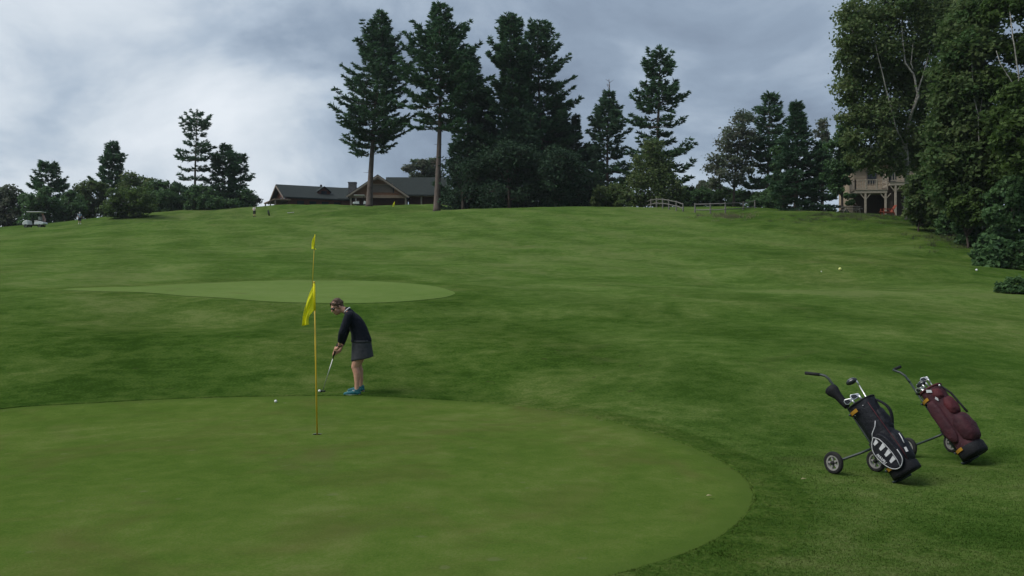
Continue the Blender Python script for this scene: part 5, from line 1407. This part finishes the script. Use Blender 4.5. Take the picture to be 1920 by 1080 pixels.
# arms and hands on the grip: left hand (near) above the right one
c_s = club_dir.cross(Vector((0, 1, 0))).normalized()        # across the club, roughly towards the legs
c_t = club_dir.cross(c_s).normalized()
if c_s.x < 0: c_s = -c_s; c_t = -c_t
if c_t.y > 0: c_t = -c_t                                     # towards the camera
def hand(mb, t0, side, wrist):
    """palm beside the grip, four fingers closed round it, thumb along it; side -1 = near hand"""
    palm_c = GP(t0) + c_s * 0.018 + c_t * (0.026 if side < 0 else -0.026)
    mb.chain([wrist, wrist.lerp(palm_c, 0.55), palm_c + club_dir * 0.012], [0.026, 0.027, 0.026])
    out_ = c_t if side < 0 else -c_t
    for i_, (ln, rr_) in enumerate(((2.9, 0.0088), (3.2, 0.0092), (3.1, 0.0090), (2.6, 0.0080))):
        tq = t0 + 0.030 - i_ * 0.0195
        ch_ = []
        for q in range(5):
            an = -0.5 + (ln * q / 4)                        # wraps from the palm round the front of the grip
            rad = 0.023 if q < 4 else 0.021
            ch_.append(GP(tq - 0.002 * q) + out_ * (rad * math.cos(an)) - c_s * (rad * math.sin(an)))
        mb.chain([palm_c + club_dir * (0.022 - i_ * 0.017)] + ch_, [rr_ * 1.15] + [rr_] * 3 + [rr_ * 0.92, rr_ * 0.85], 8)
    mb.chain([palm_c + club_dir * 0.02, GP(t0 - 0.005) + out_ * 0.020 - c_s * 0.012, GP(t0 - 0.045) + out_ * 0.010 - c_s * 0.019], [0.013, 0.0105, 0.0085], 8)
eL = W(-0.205, -0.215, 0.985); eR = W(-0.225, 0.19, 0.965)
wL = GP(TL + 0.095) + c_s * 0.045 + c_t * 0.040; wR = GP(TL + 0.015) + c_s * 0.060 - c_t * 0.045
shL = W(-0.100, -0.178, 1.255); shR = W(-0.125, 0.172, 1.25)
body.chain([shL, shL.lerp(eL, 0.5), eL], [0.056, 0.048, 0.040]); body.chain([eL, eL.lerp(wL, 0.35), wL], [0.040, 0.038, 0.025])
body.chain([shR, shR.lerp(eR, 0.5), eR], [0.056, 0.048, 0.040]); body.chain([eR, eR.lerp(wR, 0.35), wR], [0.040, 0.038, 0.025])
hand(body, TL + 0.035, -1, wL); hand(body, TL - 0.045, 1, wR)
soft(body, 'body', m_skin, lady, 0.0062, 3)
# sweater
sw = MB()
sw.loft([oval(c, 0, z, rx + 0.016, ry + 0.014, sl=0.0) for c, z, rx, ry in [(0.062, 0.835, 0.150, 0.172)] + TOR[2:9]])
sw.chain([W(-0.120, 0, 1.285), W(-0.165, 0, 1.325)], [0.074, 0.064])
for a_, e_, w_, in ((shL, eL, wL), (shR, eR, wR)):
    we = e_.lerp(w_, 0.66)
    sw.chain([a_.lerp(W(-0.1, 0, 1.25), 0.45), a_, a_.lerp(e_, 0.5), e_], [0.082, 0.074, 0.066, 0.056]); sw.tube([e_ + (e_ - we).normalized() * 0.03, e_, e_.lerp(we, 0.5), we], [0.04, 0.056, 0.052, 0.043], 14)
# cloth hanging at the waist, folds at the elbow
for q in range(4): sw.ell(eL.lerp(shL, 0.12 * q) + Vector((0.02 - 0.012 * q, 0, 0)), (0.056, 0.052, 0.020), Matrix.Rotation(R(20 * q - 20), 3, 'Y'))
soft(sw, 'sweater', m_sweater, lady, 0.0085, 3)
b = MB(); b.tube([Vector((W(-0.165, 0, 1.338))) + Vector((0.058 * math.cos(t) * 0.75, 0.064 * math.sin(t), 0.040 * math.cos(t) )) for t in np.linspace(0, 6.2832, 22)], 0.010, 8); b.build('shirt_collar', m_collar, lady, smooth=True)
# skirt
sk = MB(); rings_ = []
for f in np.linspace(0, 1, 12):
    z = 0.865 - 0.30 * f; cx_ = 0.066 + 0.012 * f; rx = 0.150 + 0.020 * f; ry = 0.180 + 0.022 * f; r_ = []
    for k in range(40):
        t = 6.2832 * k / 40; fold = 1 + 0.022 * f * math.sin(7 * t + 0.6) + 0.012 * f * math.sin(12 * t)
        cq, sq = math.cos(t), math.sin(t); pq = 1 - 0.28 * f
        r_.append(W(cx_ + rx * fold * math.copysign(abs(cq) ** pq, cq), ry * fold * math.copysign(abs(sq) ** pq, sq), z + f * (0.036 * cq - 0.006)))
    rings_.append(r_)
sk.loft(rings_, caps=False)
so_ = sk.build('skirt', m_skirt, lady, smooth=True); md = so_.modifiers.new('cloth', 'SOLIDIFY'); md.thickness = 0.005
b = MB(); b.loft([oval(0.066, 0, 0.862, 0.158, 0.186, 36), oval(0.066, 0, 0.825, 0.160, 0.189, 36)], caps=False); wb = b.build('waistband', m_skirt, lady, smooth=True); wb.modifiers.new('cloth', 'SOLIDIFY').thickness = 0.006
# shoes
for y_, zf, ax_ in ((-0.13, zl, 0.012), (0.14, zrr, 0.025)):
    def S(x, y, z): return W(ax_ + x, y_ + y - 0.20 * min(0, 0) + 0.19 * x * 0.9, z + zf)
    sh = MB()
    sh.chain([S(0.030, 0, 0.045), S(-0.03, 0, 0.052), S(-0.10, -0.0, 0.040), S(-0.175, 0.0, 0.030)], [0.040, 0.041, 0.040, 0.030])
    sh.cap(S(0.028, 0, 0.085), S(-0.015, 0, 0.082), 0.037, 0.036)
    so2 = soft(sh, 'shoe', m_shoe, lady, 0.007, 3)
    so_m = MB(); outl = []
    for k in range(22):
        t = 6.2832 * k / 22; x = -0.072 + 0.138 * math.cos(t); hw_ = (0.043 - 0.010 * abs(math.cos(t)) if math.cos(t) > 0 else 0.045)
        outl.append(S(x, hw_ * math.sin(t), -0.004))
    so_m.prism(outl, (0, 0, 0.024)); so_m.build('sole', m_sole, so2, bevel=0.004)
    for q in range(4):
        so_b = MB(); so_b.tube([S(-0.055 - 0.024 * q, -0.026, 0.079 - 0.008 * q), S(-0.058 - 0.024 * q, 0, 0.088 - 0.009 * q), S(-0.055 - 0.024 * q, 0.026, 0.079 - 0.008 * q)], 0.0035, 6); so_b.build('lace', m_collar, so2)
# hair: cap of short locks
hr = MB()
hr.ell(Hd(0, -0.030, 0.046), (0.084, 0.092, 0.092), HR, 20, 12)
rs_ = random.Random(5)
for _ in range(90):
    a_ = rs_.uniform(0, 6.2832); e_ = rs_.uniform(0.05, 1.5)
    d_ = Vector((math.cos(a_) * math.cos(e_), math.sin(a_) * math.cos(e_), math.sin(e_)))
    if d_.y > 0.55 and d_.z < 0.62: continue
    p = Hd(d_.x * 0.080, -0.026 + d_.y * 0.092, 0.040 + d_.z * 0.092)
    q = p + (s_f * (rs_.uniform(-0.02, 0.03)) + f_ * rs_.uniform(-0.01, 0.02) - u_f * rs_.uniform(-0.006, 0.026))
    hr.cap(p, q, 0.013, 0.007, 6)
for s in (-1, 1):
    for q in range(6): hr.cap(Hd(s * (0.020 + 0.010 * q), 0.066 - 0.008 * q, 0.098 - 0.006 * q), Hd(s * (0.034 + 0.009 * q), 0.080 - 0.012 * q, 0.066 - 0.006 * q), 0.014, 0.008, 6)
    hr.cap(Hd(s * 0.074, 0.012, 0.05), Hd(s * 0.076, 0.010, -0.005), 0.012, 0.006, 6)
hr.ell(Hd(0, -0.075, -0.01), (0.062, 0.036, 0.060), HR)
soft(hr, 'hair', m_hair, lady, 0.0055, 2)
sg = MB()
for s in (-1, 1): sg.ell(Hd(s * 0.034, 0.0905, 0.004), (0.030, 0.010, 0.022), HR @ Matrix.Rotation(R(-14 * s), 3, 'Z'))
gl_ = sg.build('sunglasses', m_lens, lady, smooth=True)
b = MB(); b.tube([Hd(-0.008, 0.099, 0.012), Hd(0, 0.101, 0.014), Hd(0.008, 0.099, 0.012)], 0.0032, 6); b.build('bridge', m_lens, gl_)
for s in (-1, 1):
    b = MB(); b.tube([Hd(s * 0.062, 0.078, 0.010), Hd(s * 0.081, 0.03, 0.012), Hd(s * 0.083, -0.015, 0.010)], 0.0032, 6); b.build('temple_arm', m_lens, gl_)
b = MB(); b.ell(Hd(0, 0.093, -0.0575), (0.020, 0.0045, 0.0045), HR, 12, 8); b.ell(Hd(0, 0.091, -0.065), (0.017, 0.005, 0.005), HR, 12, 8); b.build('lips', m_lip, lady, smooth=True)
b = MB(); wdir = (eL - wL).normalized(); wp = wL + wdir * 0.018; ws = wdir.cross(Vector((1, 0, 0))).normalized(); wt_ = wdir.cross(ws)
b.tube([wp + ws * 0.031 * math.cos(t) + wt_ * 0.031 * math.sin(t) for t in np.linspace(0, 6.2832, 18)], 0.007, 6); b.ell(wp + wt_ * -0.032, (0.012, 0.012, 0.012)); b.build('wrist_watch', m_grip, lady, smooth=True)
# putter
m_shaft = mat('matt_steel_shaft', (0.55, 0.55, 0.52), (0.45, 0.45, 0.43), scale=14, rough=0.4, metal=0.7)
put = thing('putter', 'slim steel putter held by the person in navy sweater', 'golf club', Vector(putt_h))
b = MB(); b.tube([GP(0.012), GP(TL - 0.12)], [0.0055, 0.0065], 8); b.build('shaft', m_shaft, put, smooth=True)
b = MB(); b.tube([GP(TL - 0.135), GP(TL + 0.02), GP(TL + 0.125)], [0.0095, 0.0125, 0.0135], 10); b.build('grip', m_grip, put, smooth=True)
b = MB(); b.box(putt_h + Vector((-0.012, 0.030, 0.004)), (0.105, 0.026, 0.026)); b.build('head', m_headblk, put, bevel=0.005)
b = MB(); b.tube([GP(0.02), putt_h + Vector((0.012, 0.028, 0.012))], 0.006, 8); b.build('hosel', m_shaft, put, smooth=True)

# ------------------------------------------------------------------ distant golfers
def far_person(label, p, face, top_m, bot_m, low_m, H=1.7, lean=0.0, arm=0.0):
    t = thing('person', label, 'person', p, 'distant golfers')
    k = H / 1.7; ca, sa = math.cos(face), math.sin(face)
    def Q(f, s, z): return p + Vector((f * ca - s * sa, f * sa + s * ca, z)) * k
    def ln(z): return lean * max(0, z - 0.9)
    b = MB()
    b.chain([Q(0, 0, 0.92), Q(ln(1.15), 0, 1.15), Q(ln(1.38), 0, 1.38)], [0.14, 0.135, 0.12]); b.cap(Q(ln(1.38), -0.15, 1.38), Q(ln(1.38), 0.15, 1.38), 0.065, 0.065)
    b.chain([Q(ln(1.4), 0, 1.42), Q(ln(1.55), 0, 1.53)], [0.055, 0.055]); b.ell(Q(ln(1.62) + 0.01, 0, 1.60), (0.085, 0.085, 0.115)); b.ell(Q(ln(1.6) + 0.095, 0, 1.585), (0.018, 0.018, 0.022))
    for s in (-1, 1):
        b.chain([Q(0, s * 0.09, 0.90), Q(0.02, s * 0.11, 0.48), Q(0, s * 0.12, 0.08)], [0.095, 0.06, 0.04]); b.cap(Q(0, s * 0.12, 0.05), Q(0.14, s * 0.13, 0.04), 0.042, 0.035)
        sh_ = Q(ln(1.38), s * 0.19, 1.38); el_ = Q(ln(1.15) + 0.06 + arm * 0.2, s * 0.24, 1.12 + arm * 0.1); hn = Q(ln(1.0) + 0.16 + arm * 0.3, s * 0.13, 0.92 + arm * 0.3)
        b.chain([sh_, el_, hn], [0.052, 0.042, 0.030])
        for q in range(4): b.cap(hn, hn + Vector((0.012 * (q - 1.5), 0, -0.075 + 0.005 * q)), 0.012, 0.008, 6)
        b.cap(hn, hn + Vector((0.035, -0.01, -0.04)), 0.012, 0.008, 6)
    soft(b, 'body', m_skin, t, 0.016, 2)
    b = MB(); b.chain([Q(0, 0, 0.93), Q(ln(1.15), 0, 1.15), Q(ln(1.38), 0, 1.37)], [0.165, 0.16, 0.145]); b.cap(Q(ln(1.38), -0.15, 1.385), Q(ln(1.38), 0.15, 1.385), 0.085, 0.085)
    for s in (-1, 1): b.cap(Q(ln(1.38), s * 0.19, 1.38), Q(ln(1.2) + 0.03 + arm * 0.1, s * 0.225, 1.22), 0.072, 0.066)
    soft(b, 'shirt', top_m, t, 0.018, 2)
    b = MB(); b.cap(Q(0, -0.05, 0.90), Q(0, 0.05, 0.90), 0.165, 0.165)
    for s in (-1, 1): b.chain([Q(0, s * 0.09, 0.86), Q(0.015, s * 0.11, 0.52)], [0.12, 0.095])
    soft(b, 'shorts', bot_m, t, 0.018, 2)
    b = MB()
    for s in (-1, 1): b.tube([Q(0, s * 0.12, 0.24), Q(0, s * 0.12, 0.10)], [0.05, 0.05], 10); b.cap(Q(-0.01, s * 0.12, 0.055), Q(0.15, s * 0.13, 0.045), 0.052, 0.042)
    soft(b, 'shoes', low_m, t, 0.016, 1)
    b = MB(); b.ell(Q(ln(1.65), 0, 1.655), (0.098, 0.098, 0.07)); b.cap(Q(ln(1.65) + 0.08, -0.03, 1.64), Q(ln(1.65) + 0.15, 0.0, 1.625), 0.02, 0.03); soft(b, 'cap', low_m if low_m is m_collar else bot_m, t, 0.014, 1)
    return t
m_bluetop = mat('pale_blue_shirt', (0.30, 0.35, 0.42), (0.24, 0.29, 0.36), scale=8, rough=0.85)
m_navyb = mat('dark_navy_trousers', (0.014, 0.018, 0.034), None, scale=8, rough=0.9)
m_whitet = mat('white_polo', (0.62, 0.60, 0.55), (0.52, 0.50, 0.46), scale=8, rough=0.85)
m_brownb = mat('dark_shorts', (0.035, 0.030, 0.028), None, scale=8, rough=0.9)
far_person('golfer in pale pink shirt standing right behind the golf cart', at(83.5, 104.5), R(200), m_tan_tee, m_tan_tee, m_brownb, 1.75, 0.25)
far_person('golfer in pale blue top and dark shorts by the left wood', at(149.5, 129), R(-60), m_bluetop, m_navyb, m_collar, 1.75, 0.05)
far_person('golfer in white shirt on the bank left of the clubhouse', at(477, 138), R(-100), m_whitet, m_brownb, m_brownb, 1.7, 0.05, 0.5)

# ------------------------------------------------------------------ golf carts
m_cartw = mat('white_cart_body', (0.72, 0.74, 0.72), (0.62, 0.64, 0.62), scale=3, rough=0.35, spec=0.5)
m_seat = mat('pale_cart_seat', (0.40, 0.40, 0.37), (0.32, 0.32, 0.30), scale=5, rough=0.7)
m_canopy = mat('grey_white_canopy', (0.55, 0.55, 0.52), (0.45, 0.45, 0.43), scale=3, rough=0.5)
def golf_cart(label, p, ang):
    t = thing('golf_cart', label, 'golf cart', p, 'white golf carts')
    M = Matrix.Translation(p) @ Matrix.Rotation(ang, 4, 'Z')
    def bx(name, c, s, m, bev=0.03, par=None, rot=None):
        b = MB(); b.box(c, s, rot); b.v = [tuple(M @ Vector(q)) for q in b.v]; return b.build(name, m, par or t, bevel=bev)
    # x forward, front to the left of the photo
    bx('floor', (0.05, 0, 0.34), (1.9, 1.1, 0.08), m_grip)
    b = MB(); prof_ = [(0.55, 0.36), (1.20, 0.34), (1.22, 0.55), (1.05, 0.80), (0.72, 0.92), (0.62, 0.88)]
    b.prism([Vector((x, -0.58, z)) for x, z in prof_], (0, 1.16, 0)); b.v = [tuple(M @ Vector(q)) for q in b.v]; b.build('front_cowl', m_cartw, t, bevel=0.05)
    b = MB(); prof_ = [(-0.10, 0.38), (-0.16, 0.72), (-0.85, 0.76), (-1.18, 0.66), (-1.20, 0.46), (-0.95, 0.38)]
    b.prism([Vector((x, -0.58, z)) for x, z in prof_], (0, 1.16, 0)); b.v = [tuple(M @ Vector(q)) for q in b.v]; b.build('rear_body', m_cartw, t, bevel=0.05)
    bx('seat', (-0.36, 0, 0.82), (0.50, 1.05, 0.13), m_seat, 0.04); bx('seat_back', (-0.66, 0, 1.10), (0.12, 1.05, 0.42), m_seat, 0.04)
    for x, y in ((0.72, -0.52), (0.72, 0.52), (-0.92, -0.52), (-0.92, 0.52)):
        b = MB(); b.tube([M @ Vector((x, y, 0.7)), M @ Vector((x * 0.88 - 0.06, y, 1.84))], 0.022, 8); b.build('roof_post', m_grip, t, smooth=True)
    bx('roof', (-0.12, 0, 1.87), (1.75, 1.18, 0.09), m_canopy, 0.04)
    b = MB(); b.tube([M @ Vector((0.62, -0.25, 0.85)), M @ Vector((0.36, -0.25, 1.05))], 0.02, 8); b.tube([M @ Vector((0.36 + 0.05 * math.cos(q), -0.25 + 0.17 * math.sin(q), 1.06 + 0.13 * math.cos(q))) for q in np.linspace(0, 6.283, 15)], 0.016, 6); b.build('steering_wheel', m_grip, t, smooth=True)
    for x, y in ((0.82, -0.5), (0.82, 0.5), (-0.72, -0.5), (-0.72, 0.5)):
        wheel_parts(t, M @ Vector((x, y, 0.225)), M.to_3x3() @ Vector((0, 1, 0)), 0.23, 0.18)
    for y in (-0.38, 0.38):
        b = MB(); b.ell(M @ Vector((1.16, y, 0.66)), (0.06, 0.07, 0.05)); b.build('headlight', m_glass, t, smooth=True)
    return t
golf_cart('white golf cart parked on the crest at far left', at(66, 104), R(184))
golf_cart('white-roofed golf cart parked against the clubhouse', Vector(at(675, 147.5)), R(10))

# small stand bag beside the distant golfer, and a white tee board
p = at(505, 137)
t = thing('golf_bag', 'tiny dark stand bag right of the golfer in white shirt', 'golf bag', p)
b = MB(); b.tube([p + Vector((0, 0, 0.02)), p + Vector((-0.2, 0.1, 0.8))], [0.12, 0.13], 12); b.build('body', m_black, t, smooth=True)
for s in (-1, 1):
    b = MB(); b.tube([p + Vector((-0.18, 0.1, 0.7)), p + Vector((-0.5, 0.3 * s, 0.0))], 0.012, 6); b.build('leg', m_grip, t)
p = at(545, 136)
t = thing('tee_sign', 'low white tee board lying on the bank left of the pines', 'sign', p)
b = MB(); b.box(p + Vector((0, 0, 0.16)), (0.95, 0.35, 0.06), Matrix.Rotation(R(-6), 3, 'Y')); b.build('board', m_collar, t, bevel=0.01)
for s in (-1, 1):
    b = MB(); b.tube([p + Vector((s * 0.35, 0, -0.1)), p + Vector((s * 0.35, 0, 0.135 + 0.035 * s))], 0.03, 6); b.build('leg', m_rail, t)

# ------------------------------------------------------------------ garden furniture by the deck
m_orange = mat('orange_red_paint', (0.26, 0.060, 0.034), (0.19, 0.045, 0.028), scale=6, rough=0.6)
p = at(1664, 79)
t = thing('garden_chair', 'orange-red slatted lounge chair on the lawn below the deck', 'chair', p)
def cb(name, a_, c_, w_, h_): return MB().bar(p + Vector(a_), p + Vector(c_), w_, h_).build(name, m_orange, t)
for k_ in range(5): cb('seat_slat', (-0.55 + 0.2 * k_, -0.3, 0.36 - 0.02 * k_), (-0.55 + 0.2 * k_, 0.3, 0.36 - 0.02 * k_), 0.16, 0.025)
for k_ in range(4): cb('back_slat', (0.34, -0.24 + 0.16 * k_, 0.30), (0.72, -0.24 + 0.16 * k_, 0.92), 0.13, 0.025)
for s in (-1, 1):
    cb('arm_rest', (-0.5, 0.36 * s, 0.60), (0.5, 0.36 * s, 0.56), 0.12, 0.03); cb('leg', (-0.45, 0.34 * s, -0.03), (-0.45, 0.34 * s, 0.60), 0.09, 0.05); cb('leg', (0.55, 0.34 * s, -0.03), (0.30, 0.34 * s, 0.58), 0.09, 0.05)
    cb('seat_rail', (-0.6, 0.3 * s, 0.32), (0.5, 0.3 * s, 0.22), 0.04, 0.09)
p = at(1596, 82)
t = thing('picnic_table', 'low grey picnic table on the grass left of the deck', 'table', p)
for k_ in range(4): MB().bar(p + Vector((-0.8, -0.27 + 0.18 * k_, 0.55)), p + Vector((0.8, -0.27 + 0.18 * k_, 0.55)), 0.16, 0.04).build('table_board', m_rail, t)
for y in (-0.62, 0.62): MB().bar(p + Vector((-0.8, y, 0.33)), p + Vector((0.8, y, 0.33)), 0.24, 0.04).build('bench_board', m_rail, t)
for x in (-0.6, 0.6):
    MB().bar(p + Vector((x, -0.64, 0.285)), p + Vector((x, 0.64, 0.285)), 0.05, 0.08).build('cross_bar', m_rail, t)
    for s in (-1, 1): MB().bar(p + Vector((x + 0.045, s * 0.52, -0.04)), p + Vector((x + 0.045, s * 0.2, 0.53)), 0.04, 0.09).build('leg', m_rail, t)

# ------------------------------------------------------------------ dry tufts, leaf, grass blades
def tufts(label, cx_, cy_, n, wpx, hpx, h, seed, cols):
    r2 = np.random.default_rng(seed); Vs, Fs = [], []
    pts_ = []
    for _ in range(n):
        q = at(cx_ + r2.normal(0, wpx), 1) if False else hit(cx_ + r2.normal(0, wpx), cy_ + r2.normal(0, hpx), 20)
        pts_.append(q)
    k = 26; base_ = np.repeat(np.array([tuple(q) for q in pts_]), k, 0); m_ = len(base_)
    base_[:, :2] += r2.normal(0, 0.16, (m_, 2))
    d_ = np.c_[r2.normal(0, 0.5, m_), r2.normal(0, 0.5, m_), np.ones(m_)]; d_ /= np.linalg.norm(d_, axis=1, keepdims=True)
    L = h * r2.uniform(0.5, 1.2, (m_, 1)); s_ = np.c_[r2.normal(0, 1, m_), r2.normal(0, 1, m_), np.zeros(m_)]; s_ /= np.linalg.norm(s_, axis=1, keepdims=True)
    V_ = np.stack([base_ - s_ * 0.014 - [0, 0, 0.05], base_ + s_ * 0.014 - [0, 0, 0.05], base_ + d_ * L], 1).reshape(-1, 3)
    o = np_mesh('dry_grass', V_, np.arange(m_ * 3).reshape(-1, 3), cols, tint=np.repeat(np.clip(r2.normal(0.5, 0.25, m_), 0, 1), 3))
    tag(o, label, 'grass', kind='stuff')
m_straw = leaf_mat('straw_grass', (0.13, 0.14, 0.060), (0.24, 0.23, 0.12), 0.2, upright=True)
m_wild = leaf_mat('wild_grass', (0.050, 0.075, 0.022), (0.100, 0.115, 0.042), 0.2, upright=True)
tufts('pale dry grass tufts below the straight fence', 1365, 406, 60, 26, 2.6, 0.30, 3, m_straw)
tufts('long wild grass along the foot of the lawn before the deck', 1600, 405, 150, 70, 6, 0.26, 4, m_wild)
tufts('wild grass along the edge of the right-hand thicket', 1790, 446, 110, 40, 10, 0.30, 5, m_wild)

m_dead = mat('dead_leaf', (0.30, 0.28, 0.14), (0.22, 0.20, 0.09), scale=30, rough=0.8)
for lab, px_, py_ in (('pale fallen leaf on the grass left of the nearer cart', 1507, 905), ('pale fallen leaf beside the fringe above the green', 1330, 937)):
    q = hit(px_, py_); b = MB()
    b.add([q + Vector(v) for v in ((-0.03, 0, 0.034), (-0.008, 0.018, 0.044), (0.03, 0.004, 0.036), (-0.004, -0.018, 0.042), (0, 0, 0.034))], [(0, 3, 4), (3, 2, 4), (2, 1, 4), (1, 0, 4)])
    o = b.build('fallen_leaf', m_dead); tag(o, lab, 'leaf', 'fallen leaves')

# blades of the longer grass round the near green
def blades(n):
    r2 = np.random.default_rng(21)
    u = r2.uniform(-0.66, 0.66, n * 3); iv = r2.uniform(1 / 21.0, 1 / 5.2, n * 3)
    y = 1 / iv; x = u * y
    keep = ~in_polar(x, y, HOLE, th1, rr1, np.abs(r2.normal(0, 0.02, n * 3)))
    # clear the wheels and bag bases a little
    x, y = x[keep][:n], y[keep][:n]; m_ = len(x)
    z = ground(x, y)
    fade = np.clip((21 - y) / 9, 0.15, 1)
    L = (0.015 * r2.uniform(0.5, 1.25, m_) * fade)[:, None]
    d_ = np.c_[r2.normal(0, 0.55, m_), r2.normal(0, 0.55, m_), np.ones(m_)]; d_ /= np.linalg.norm(d_, axis=1, keepdims=True)
    s_ = np.c_[r2.normal(0, 1, m_), r2.normal(0, 0.4, m_), np.zeros(m_)]; s_ /= np.linalg.norm(s_, axis=1, keepdims=True)
    w_ = (0.0035 * (y / 8))[:, None]
    bs = np.c_[x, y, z - 0.002]
    # stand on the raised fringe where there is one
    a_ = np.arctan2(y - HOLE.y, x - HOLE.x); r_ = np.hypot(x - HOLE.x, y - HOLE.y) - np.interp(a_, th1, rr1, period=2 * math.pi)
    bs[:, 2] += np.interp(r_, [-0.05, 0, 0.02, 0.175, 0.50], [0.004, 0.018, 0.020, 0.0155, 0.0]) - 0.002
    V_ = np.stack([bs - s_ * w_, bs + s_ * w_, bs + d_ * L], 1).reshape(-1, 3)
    o = np_mesh('rough_grass', V_, np.arange(m_ * 3).reshape(-1, 3), m_blade)
    tag(o, 'short blades of rough grass round the near green', 'grass', kind='stuff')
blades(220000)

# ------------------------------------------------------------------ humid air
zlo = float(GZ.min()) - 1.0
hzx0, hzx1, hzy0, hzy1 = XS[0] - 5, XS[-1] + 5, YS[0] - 5, YS[-1] + 5
b = MB(); b.box(((hzx0 + hzx1) / 2, (hzy0 + hzy1) / 2, (zlo + 60) / 2), (hzx1 - hzx0, hzy1 - hzy0, 60 - zlo))
m_air = bpy.data.materials.new('humid_air'); m_air.use_nodes = True
ta = m_air.node_tree; ta.nodes.clear()
oa = ta.nodes.new('ShaderNodeOutputMaterial'); va = ta.nodes.new('ShaderNodeVolumePrincipled')
va.inputs['Color'].default_value = (0.86, 0.92, 1.0, 1); va.inputs['Density'].default_value = 0.00014
ta.links.new(va.outputs[0], oa.inputs['Volume'])
air = b.build('haze', m_air); air['kind'] = 'stuff'; tag(air, 'thin humid air fading the far trees', 'haze', kind='stuff')
